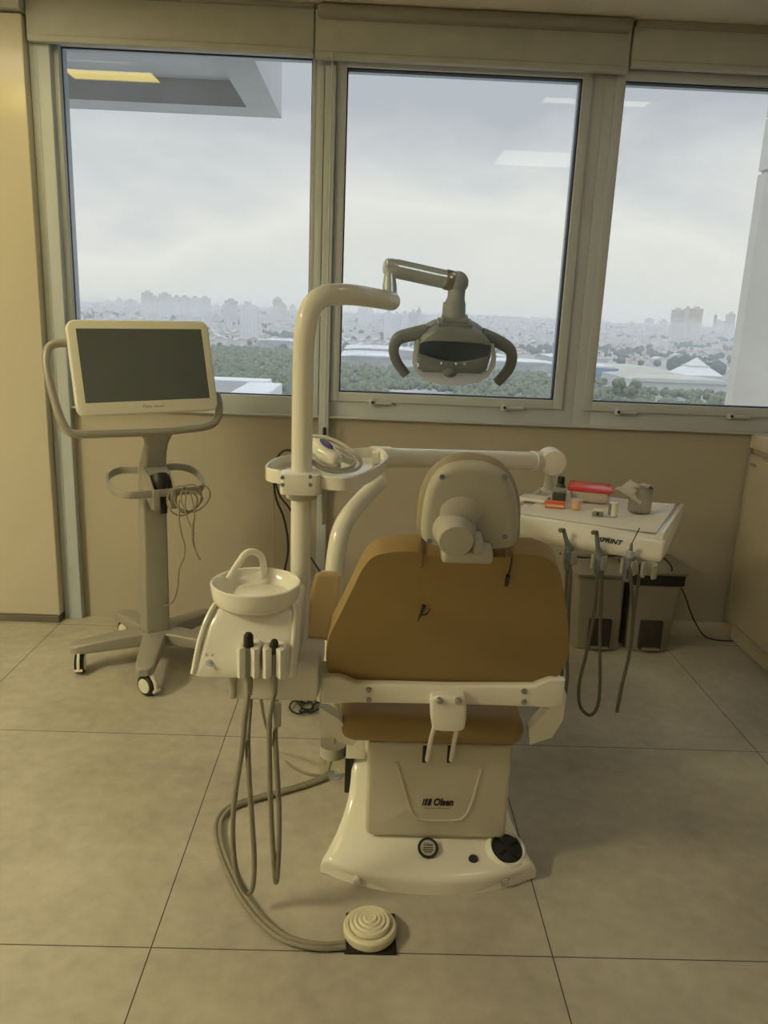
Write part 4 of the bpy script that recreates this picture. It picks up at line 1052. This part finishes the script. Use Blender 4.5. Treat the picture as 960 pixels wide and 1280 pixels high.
def facade(name, wall, win, fl=3.0, bay=3.4):
    m, nt, N, L = nodes(name)
    out = N.new('ShaderNodeOutputMaterial'); b = N.new('ShaderNodeBsdfPrincipled'); L.new(b.outputs[0], out.inputs[0])
    tc = N.new('ShaderNodeTexCoord'); sx = N.new('ShaderNodeSeparateXYZ'); L.new(tc.outputs['Object'], sx.inputs[0])
    ad = N.new('ShaderNodeMath'); ad.operation = 'ADD'; L.new(sx.outputs[0], ad.inputs[0]); L.new(sx.outputs[1], ad.inputs[1])
    def band(o, per, frac):
        d = N.new('ShaderNodeMath'); d.operation = 'DIVIDE'; d.inputs[1].default_value = per; L.new(o, d.inputs[0])
        f = N.new('ShaderNodeMath'); f.operation = 'FRACT'; L.new(d.outputs[0], f.inputs[0])
        c = N.new('ShaderNodeMath'); c.operation = 'LESS_THAN'; c.inputs[1].default_value = frac; L.new(f.outputs[0], c.inputs[0]); return c.outputs[0]
    a_ = band(sx.outputs[2], fl, .45); b_ = band(ad.outputs[0], bay, .5)
    mu = N.new('ShaderNodeMath'); mu.operation = 'MULTIPLY'; L.new(a_, mu.inputs[0]); L.new(b_, mu.inputs[1])
    mx = N.new('ShaderNodeMix'); mx.data_type = 'RGBA'; L.new(mu.outputs[0], mx.inputs[0]); mx.inputs[6].default_value = (*wall, 1); mx.inputs[7].default_value = (*win, 1)
    L.new(mx.outputs[2], b.inputs['Base Color']); b.inputs['Roughness'].default_value = .8; b.inputs['Specular IOR Level'].default_value = .2
    return m


FAC = [facade('pale_tower_facade', (.86, .84, .80), (.5, .51, .53)), facade('beige_tower_facade', (.80, .74, .67), (.46, .45, .45)), facade('grey_tower_facade', (.66, .67, .69), (.42, .43, .45)), facade('white_tower_facade', (.88, .88, .87), (.62, .64, .66), 3, 5)]

# ground sheet
b = bmesh.new(); rows = [25, 60, 120, 200, 280, 360, 440, 520, 600, 680, 760, 850, 940, 1040, 1150, 1270, 1400, 1550, 1720, 1900, 2100, 2350, 2650, 3000, 3500, 4200, 5200, 6500, 8500, 11000]
gv = []
for y in rows: gv.append([b.verts.new((x_ * (y * 1.15 + 120), y, GZ(x_ * (y * 1.15 + 120), y) if y < 5000 else -8 - (y - 5000) * .002)) for x_ in [k / 24 - 1 for k in range(49)]])
for A, B in zip(gv, gv[1:]):
    for k in range(48): b.faces.new((A[k], A[k + 1], B[k + 1], B[k]))
mb_ = MB(); mb_._merge(b); struct(mb_.build('exterior_ground', 'land'))

# apartment towers: (px centre, px top, px width, distance, facade, floors wide blocks)
TW = [(112, 381, 7, 2600, 1), (122, 379, 6, 2900, 2), (135, 375, 9, 2500, 0), (149, 373, 7, 2300, 0), (163, 374, 11, 2500, 2), (184, 364, 12, 1900, 0), (194, 370, 7, 2100, 0), (206, 366, 13, 1900, 0), (221, 370, 10, 1950, 3), (231, 370, 11, 2050, 0), (244, 371, 10, 1900, 3), (256, 371, 12, 1950, 0), (271, 380, 8, 2400, 0), (289, 374, 14, 1700, 2), (283, 378, 8, 1800, 2),
      (310, 378, 18, 1150, 3), (322, 385, 9, 1200, 0), (347, 372, 10, 1900, 1), (354, 379, 8, 1950, 1), (366, 381, 7, 2600, 0), (340, 383, 8, 2700, 0), (240, 378, 7, 2800, 2), (333, 384, 6, 2900, 0),
      (454, 383, 12, 1900, 0), (463, 386, 8, 2000, 0), (486, 389, 10, 1300, 3), (496, 391, 9, 1250, 0), (506, 390, 9, 1250, 3), (517, 388, 11, 1400, 2), (524, 385, 5, 1500, 2), (527, 393, 8, 1300, 0), (536, 396, 8, 1350, 0), (612, 399, 9, 2600, 0), (622, 398, 5, 2900, 1), (640, 399, 7, 2700, 0), (655, 397, 4, 3000, 2), (663, 400, 8, 2800, 0), (676, 400, 6, 2900, 0), (688, 400, 6, 2900, 1), (600, 396, 4, 3000, 2),
      (812, 398, 9, 2700, 0), (830, 400, 8, 2700, 0), (848, 385.5, 12, 1800, 1), (860, 384, 8, 1850, 0), (871, 384, 13, 1780, 1), (895, 393, 3, 2500, 2), (899, 400, 7, 2600, 0), (914, 391, 9, 2000, 0), (905, 402, 6, 2700, 0), (790, 402, 7, 2900, 0), (760, 402, 6, 2900, 0)]
where = lambda u: 'left' if u < 395 else ('middle' if u < 720 else 'right')
for i, (u, v, w, Y, f) in enumerate(TW):
    p = at(u, v, Y); ww = w * Y / F; z0 = GZ(p.x, Y) - 3; H = max(p.z, z0 + 12)
    nm = ['pale', 'beige', 'grey', 'white'][f]
    t = thing('apartment_tower', (p.x, Y, z0), 'hazy %s apartment tower on the skyline through the %s window' % (nm, where(u)), 'tower', '%s apartment towers through the %s window' % (nm, where(u)))
    h = H - z0
    if (i in (46, 43, 44, 9, 28)): t['label'] = ['hazy %s apartment tower in the middle of a tight row through the %s window' % (nm, where(u))][0]; t['group'] = '%s towers in tight rows through the %s window' % (nm, where(u))
    if i == 15: t['label'] = 'large pale slab tower standing nearest between the monitor and the pole'
    MB().box(-ww / 2, ww / 2, -ww * .4, ww * .4, 0, h - 3).box(-ww * .3, ww * .1, -ww * .42, -ww * .38, 0, h - 3).build('tower_body', FAC[f], t, local=True, flat=True)
    MB().box(-ww * .22, ww * .22, -ww * .2, ww * .2, h - 3, h + 1.5).build('roof_house', 'hw', t, local=True, flat=True)

# low houses: nearest 300 single, the rest one carpet
def house_mesh(name, w, d, h, rm):
    wm = MB().box(-w / 2, w / 2, -d / 2, d / 2, -4, h)
    wm.box(-w * .3, -w * .12, -d / 2 - .05, -d / 2, h * .35, h * .7).box(w * .1, w * .28, -d / 2 - .05, -d / 2, h * .35, h * .7)
    t = thing(name, (0, 0, 0), '', '')
    wm.build('house_wall', 'hw', t, local=True, flat=True)
    rf = MB().prism([(-w / 2 - .4, h), (w / 2 + .4, h), (0, h + w * .22)], -d / 2 - .4, d / 2 + .4, 0, 1, Matrix(((1, 0, 0, 0), (0, 0, 1, 0), (0, 1, 0, 0), (0, 0, 0, 1))))
    rf.build('house_roof', rm, t, local=True, flat=True)
    return t


protos = [house_mesh('house', 11, 13, 6, 'roof_t'), house_mesh('house', 14, 12, 7.5, 'roof_g'), house_mesh('house', 10, 10, 5, 'roof_t')]
rng = random.Random(3)
sites = []
while len(sites) < 5200:
    y = 880 + 2700 * rng.random() ** .8; u = (rng.random() * 2 - 1) * .58
    if rng.random() > y / 3600 + .25: continue
    if u < -.03 and y < 1000: continue
    if mnoise.noise(V((u * y / 260, y / 260, 9))) > .33: continue
    sites.append((y, u * y))
sites.sort()
HL = [('house with terracotta roof and pale walls in the hazy low town outside', 'wide house with grey roof in the hazy low town outside', 'small terracotta roofed house in the hazy low town outside')]
used = [0, 0, 0]
for (y, x) in sites[:300]:
    k = rng.randrange(3)
    o = protos[k] if not used[k] else copy_tree(protos[k]); used[k] = 1
    o.location = (x, y, GZ(x, y)); o.rotation_euler = (0, 0, rng.uniform(-.6, .6))
    tag(o, HL[0][k], 'house', ('terracotta roofed houses of the town', 'grey roofed houses of the town', 'small houses of the town')[k])
far = {'hw': MB(), 'roof_t': MB(), 'roof_g': MB()}
def quick(b, vs, fs):
    w = [b.verts.new(v) for v in vs]
    for f in fs: b.faces.new([w[i] for i in f])
for (y, x) in sites[300:]:
    w = rng.uniform(9, 17); d = rng.uniform(9, 14); h = rng.choice((5, 6, 7, 9, 13)); a = rng.uniform(-.6, .6); z = GZ(x, y)
    ca, sa_ = math.cos(a), math.sin(a)
    q = lambda px_, py_, pz: (x + px_ * ca - py_ * sa_, y + px_ * sa_ + py_ * ca, z + pz)
    vs = [q(sx * w / 2, sy * d / 2, zz) for zz in (-4, h) for sx, sy in ((-1, -1), (1, -1), (1, 1), (-1, 1))]
    quick(far['hw'].bm, vs, [(0, 1, 5, 4), (1, 2, 6, 5), (2, 3, 7, 6), (3, 0, 4, 7)])
    k = 'roof_t' if rng.random() < .5 and h < 9 else 'roof_g'; r_ = w * .2 if k == 'roof_t' else .5
    vs = [q(-w / 2 - .3, -d / 2, h), q(w / 2 + .3, -d / 2, h), q(w / 2 + .3, d / 2, h), q(-w / 2 - .3, d / 2, h), q(0, -d / 2, h + r_), q(0, d / 2, h + r_)]
    quick(far[k].bm, vs, [(0, 1, 4), (1, 2, 5, 4), (2, 3, 5), (3, 0, 4, 5)])
allb = bmesh.new()
me_ = bpy.data.meshes.new('distant_houses'); slots = []
for i, k in enumerate(far):
    for f in far[k].bm.faces: f.material_index = i
    t_ = bpy.data.meshes.new('t'); far[k].bm.to_mesh(t_); allb.from_mesh(t_); bpy.data.meshes.remove(t_); slots.append(k)
allb.to_mesh(me_)
for k in slots: me_.materials.append(M[k])
o = bpy.data.objects.new('distant_houses', me_); col.objects.link(o)
tag(o, 'carpet of hazy distant houses reaching to the skyline', 'houses', None, 'stuff')

# warehouses and the flat-roofed halls
def shed(u0, u1, v0, v1, Y0, Y1, h, rm, wm, lab, name='warehouse'):
    p0, p1 = at(u0, v1, Y0), at(u1, v1, Y0); g = GZ((p0.x + p1.x) / 2, Y0); xc = (p0.x + p1.x) / 2; w = p1.x - p0.x
    t = thing(name, (xc, Y0, g), lab, 'warehouse')
    MB().box(-w / 2, w / 2, 0, Y1 - Y0, -3, h).build('warehouse_wall', wm, t, local=True, flat=True)
    MB().prism([(-w / 2 - .5, h), (w / 2 + .5, h), (w * .25, h + 1.4), (-w * .25, h + 1.4)], -.5, Y1 - Y0 + .5, 0, 1, Matrix(((1, 0, 0, 0), (0, 0, 1, 0), (0, 1, 0, 0), (0, 0, 0, 1)))).build('warehouse_roof', rm, t, local=True, flat=True)
    return t, xc, g, w
shed(424, 500, 0, 458, 700, 800, 9, 'shed', 'shedw', 'long white roofed warehouse at the lower left of the middle window')
shed(430, 520, 0, 446, 860, 960, 9, 'shed', 'shedw', 'pale grey warehouse behind the long white one in the middle window')
shed(600, 705, 0, 455, 720, 790, 8, 'shed', 'shedw', 'long low white warehouse right of the lamp in the middle window')
shed(560, 640, 0, 450, 830, 900, 8, 'shed', 'shedw', 'pale warehouse behind the lamp in the middle window')
shed(738, 772, 0, 472, 640, 720, 11, 'shed', 'shedb', 'blue walled warehouse at the left of the right window')
shed(320, 372, 0, 425, 980, 1040, 9, 'shed', 'shedw', 'low white shed right of the large slab tower in the left window')
shed(690, 760, 0, 447, 860, 930, 9, 'shed', 'shedw', 'white shed behind the wide mullion beyond the blue warehouse')
t, xc, g, w = shed(790, 925, 0, 484, 560, 760, 8, 'roofb', 'extw', 'wide beige flat roofed hall with a glass pyramid in the right window', 'exhibition_hall')
pp_ = at(868, 470, 650)
b = MB(); b.loft([[V((pp_.x - xc + sx * s_, 90 + sy * s_, z_)) for sx, sy in ((-1, -1), (1, -1), (1, 1), (-1, 1))] for s_, z_ in ((17, 8.5), (8, 15), (8.6, 15), (8.6, 16), (7, 16), (.5, 22))])
b.build('roof_pyramid', 'extw', t, local=True, flat=True)
MB().box(-w / 2 - 1, w / 2 + 1, -1.2, -.6, 7.2, 9.6).build('parapet', 'extw', t, local=True, flat=True)

# trees: nearest 300 single crowns on trunks, the rest one canopy
def crown_bm(mb, c, r, seed, sub=2):
    b = bmesh.new(); bmesh.ops.create_icosphere(b, subdivisions=sub, radius=1)
    for v in b.verts:
        n_ = mnoise.noise(v.co * 1.9 + V((seed, 0, 0))); v.co *= (1 + .42 * n_)
        v.co = V((v.co.x * r, v.co.y * r, v.co.z * r * .85))
    mb._merge(b, Matrix.Translation(c)); return mb
tp_ = []
for s_, lm in ((1.3, 'crown'), (4.1, 'crown'), (7.7, 'crown2')):
    t = thing('tree', (0, 0, 0), '', '')
    b = MB(); r2 = random.Random(int(s_ * 10))
    for k in range(9): crown_bm(b, V((r2.uniform(-3, 3), r2.uniform(-3, 3), 6 + r2.uniform(-1.5, 3.2))), r2.uniform(1.3, 2.6), s_ + k)
    b.build('crown', lm, t, local=True, ang=180)
    MB().tube([V((0, 0, -2)), V((.2, 0, 3)), V((0, .2, 6))], [.45, .35, .2], 7).build('trunk', 'bark', t, local=True)
    tp_.append(t)
TL = ['mid green leafy tree in the wooded belt below the town', 'loose crowned green tree in the wooded belt below the town', 'dark green tree in the wooded belt below the town']
ts = []
def free(x, y):
    u = x / y
    if u > .30 and 555 < y < 770: return False
    if .22 < u < .31 and 630 < y < 730: return False
    if u < -.03 and y < 1000: return True
    if y > 690: return False
    return True
while len(ts) < 8500:
    y = 330 + 620 * rng.random(); x = (rng.random() * 2 - 1) * .56 * y
    if not free(x, y): continue
    if y < 520 and mnoise.noise(V((x / 60, y / 60, 3))) > .35: continue
    ts.append((y, x))
ts.sort(); used = [0, 0, 0]
vis = [q for q in ts if -.25 < q[1] / q[0] < .47][:300]
vs_ = set(vis)
for (y, x) in vis:
    k = rng.choice((0, 0, 1, 1, 2)) if x / y > -.05 else rng.choice((0, 1, 2, 2))
    o = tp_[k] if not used[k] else copy_tree(tp_[k]); used[k] = 1
    s_ = rng.uniform(.36, .68) * (1.25 if x / y < -.05 else .85)
    o.location = (x, y, GZ(x, y)); o.scale = (s_, s_, s_ * rng.uniform(.9, 1.1)); o.rotation_euler = (0, 0, rng.uniform(0, 6))
    tag(o, TL[k], 'tree', ('mid green trees of the belt', 'loose crowned trees of the belt', 'dark trees of the belt')[k])
def canopy(name, pts, lm, lab, rr_=(1.3, 3.0)):
    b = bmesh.new()
    base_ = bmesh.new(); bmesh.ops.create_icosphere(base_, subdivisions=1, radius=1); base_.verts.ensure_lookup_table()
    co = [v.co.copy() for v in base_.verts]; fs = [[v.index for v in f.verts] for f in base_.faces]; base_.free()
    for (y, x) in pts:
        r_ = rng.uniform(*rr_) * 1.0; z = GZ(x, y) + r_ * .8; sd = rng.random() * 50
        w = [b.verts.new((x + c.x * r_ * (1 + .35 * mnoise.noise(c * 2 + V((sd, 0, 0)))), y + c.y * r_, z + c.z * r_ * (1 + .4 * mnoise.noise(c * 2 + V((0, sd, 0)))))) for c in co]
        for f in fs: b.faces.new([w[i] for i in f])
    mb_ = MB(); mb_._merge(b); tag(mb_.build(name, lm, ang=180), lab, 'trees', None, 'stuff')
canopy('forest_canopy', [q for q in ts if q not in vs_], 'crown', 'dense tree canopy of the wooded belt behind the nearest trees')
hill = []
while len(hill) < 2200:
    y = 900 + 2500 * rng.random(); u = (rng.random() * 2 - 1) * .57; x = u * y
    if mnoise.noise(V((u * y / 260, y / 260, 9))) > .25 or rng.random() < .16: hill.append((y, x))
canopy('forest_hillside', hill, 'crown2', 'dark tree covered patches among the distant houses', (2.5, 6))
# tall dark clump right of the hall
cl_ = []
for k in range(26):
    p = at(rng.uniform(856, 905), 455, 800); cl_.append((rng.uniform(790, 840), p.x))
canopy('forest_clump', cl_, 'crown2', 'tall dark tree clump behind the beige hall in the right window', (7, 11))
for u, v, Y in ((777, 470, 470), (792, 473, 475)):
    t = copy_tree(tp_[1]); p = at(u, v, Y); t.location = (p.x, Y, GZ(p.x, Y)); s_ = (p.z - GZ(p.x, Y)) / 10.5; t.scale = (s_ * .75, s_ * .75, s_); t.rotation_euler = (0, 0, u)
    tag(t, 'tall loose tree rising in front of the blue warehouse, %s of the pair' % ('left' if u < 780 else 'right'), 'tree'); t['group'] = 'tall trees before the blue warehouse'

# haze lying over the city
m, nt, N, L = nodes('city_haze'); out = N.new('ShaderNodeOutputMaterial'); vsn = N.new('ShaderNodeVolumeScatter')
vsn.inputs['Color'].default_value = (.93, .965, 1, 1); vsn.inputs['Density'].default_value = HAZE = .00046
L.new(vsn.outputs[0], out.inputs['Volume'])
tag(MB().box(-9000, 9000, 90, 12000, -120, 10).build('haze', m, flat=True), 'pale haze lying over the city', 'haze', None, 'stuff')

# ------------------------------------------------------------------ overcast sky
wd = bpy.data.worlds.new('overcast_sky'); scn.world = wd; wd.use_nodes = True
nt = wd.node_tree; N = nt.nodes; L = nt.links; N.clear()
out = N.new('ShaderNodeOutputWorld'); bg = N.new('ShaderNodeBackground'); L.new(bg.outputs[0], out.inputs[0])
tc = N.new('ShaderNodeTexCoord'); mp = N.new('ShaderNodeMapping'); mp.inputs['Scale'].default_value = (1, 1, 2.6); L.new(tc.outputs['Generated'], mp.inputs[0])
n1 = N.new('ShaderNodeTexNoise'); n1.inputs['Scale'].default_value = 2.6; n1.inputs['Detail'].default_value = 7; n1.inputs['Roughness'].default_value = .55; n1.inputs['Distortion'].default_value = .3
L.new(mp.outputs[0], n1.inputs['Vector'])
sp_ = N.new('ShaderNodeSeparateXYZ'); L.new(tc.outputs['Generated'], sp_.inputs[0])
ad = N.new('ShaderNodeMath'); ad.operation = 'MULTIPLY_ADD'; ad.inputs[1].default_value = .34; L.new(n1.outputs['Fac'], ad.inputs[0])
sb = N.new('ShaderNodeMath'); sb.operation = 'ADD'; sb.inputs[1].default_value = -.17; L.new(sp_.outputs[2], sb.inputs[0]); L.new(sb.outputs[0], ad.inputs[2])
rp = N.new('ShaderNodeValToRGB'); e = rp.color_ramp.elements
e[0].position = 0; e[0].color = (.80, .81, .79, 1)
e[1].position = .9; e[1].color = (.62, .68, .77, 1)
for p, c in ((.04, (.82, .81, .76)), (.10, (.90, .88, .82)), (.16, (.74, .745, .74)), (.24, (.55, .575, .60)), (.34, (.53, .56, .60)), (.45, (.62, .65, .68)), (.7, (.62, .66, .71))):
    q = e.new(p); q.color = (*c, 1)
L.new(ad.outputs[0], rp.inputs[0]); L.new(rp.outputs[0], bg.inputs[0]); 
zr = N.new('ShaderNodeMapRange'); zr.interpolation_type = 'SMOOTHSTEP'
for k, v in ((1, .5), (2, .92), (3, 1.5), (4, 4.2)): zr.inputs[k].default_value = v
L.new(sp_.outputs[2], zr.inputs[0]); L.new(zr.outputs[0], bg.inputs[1])
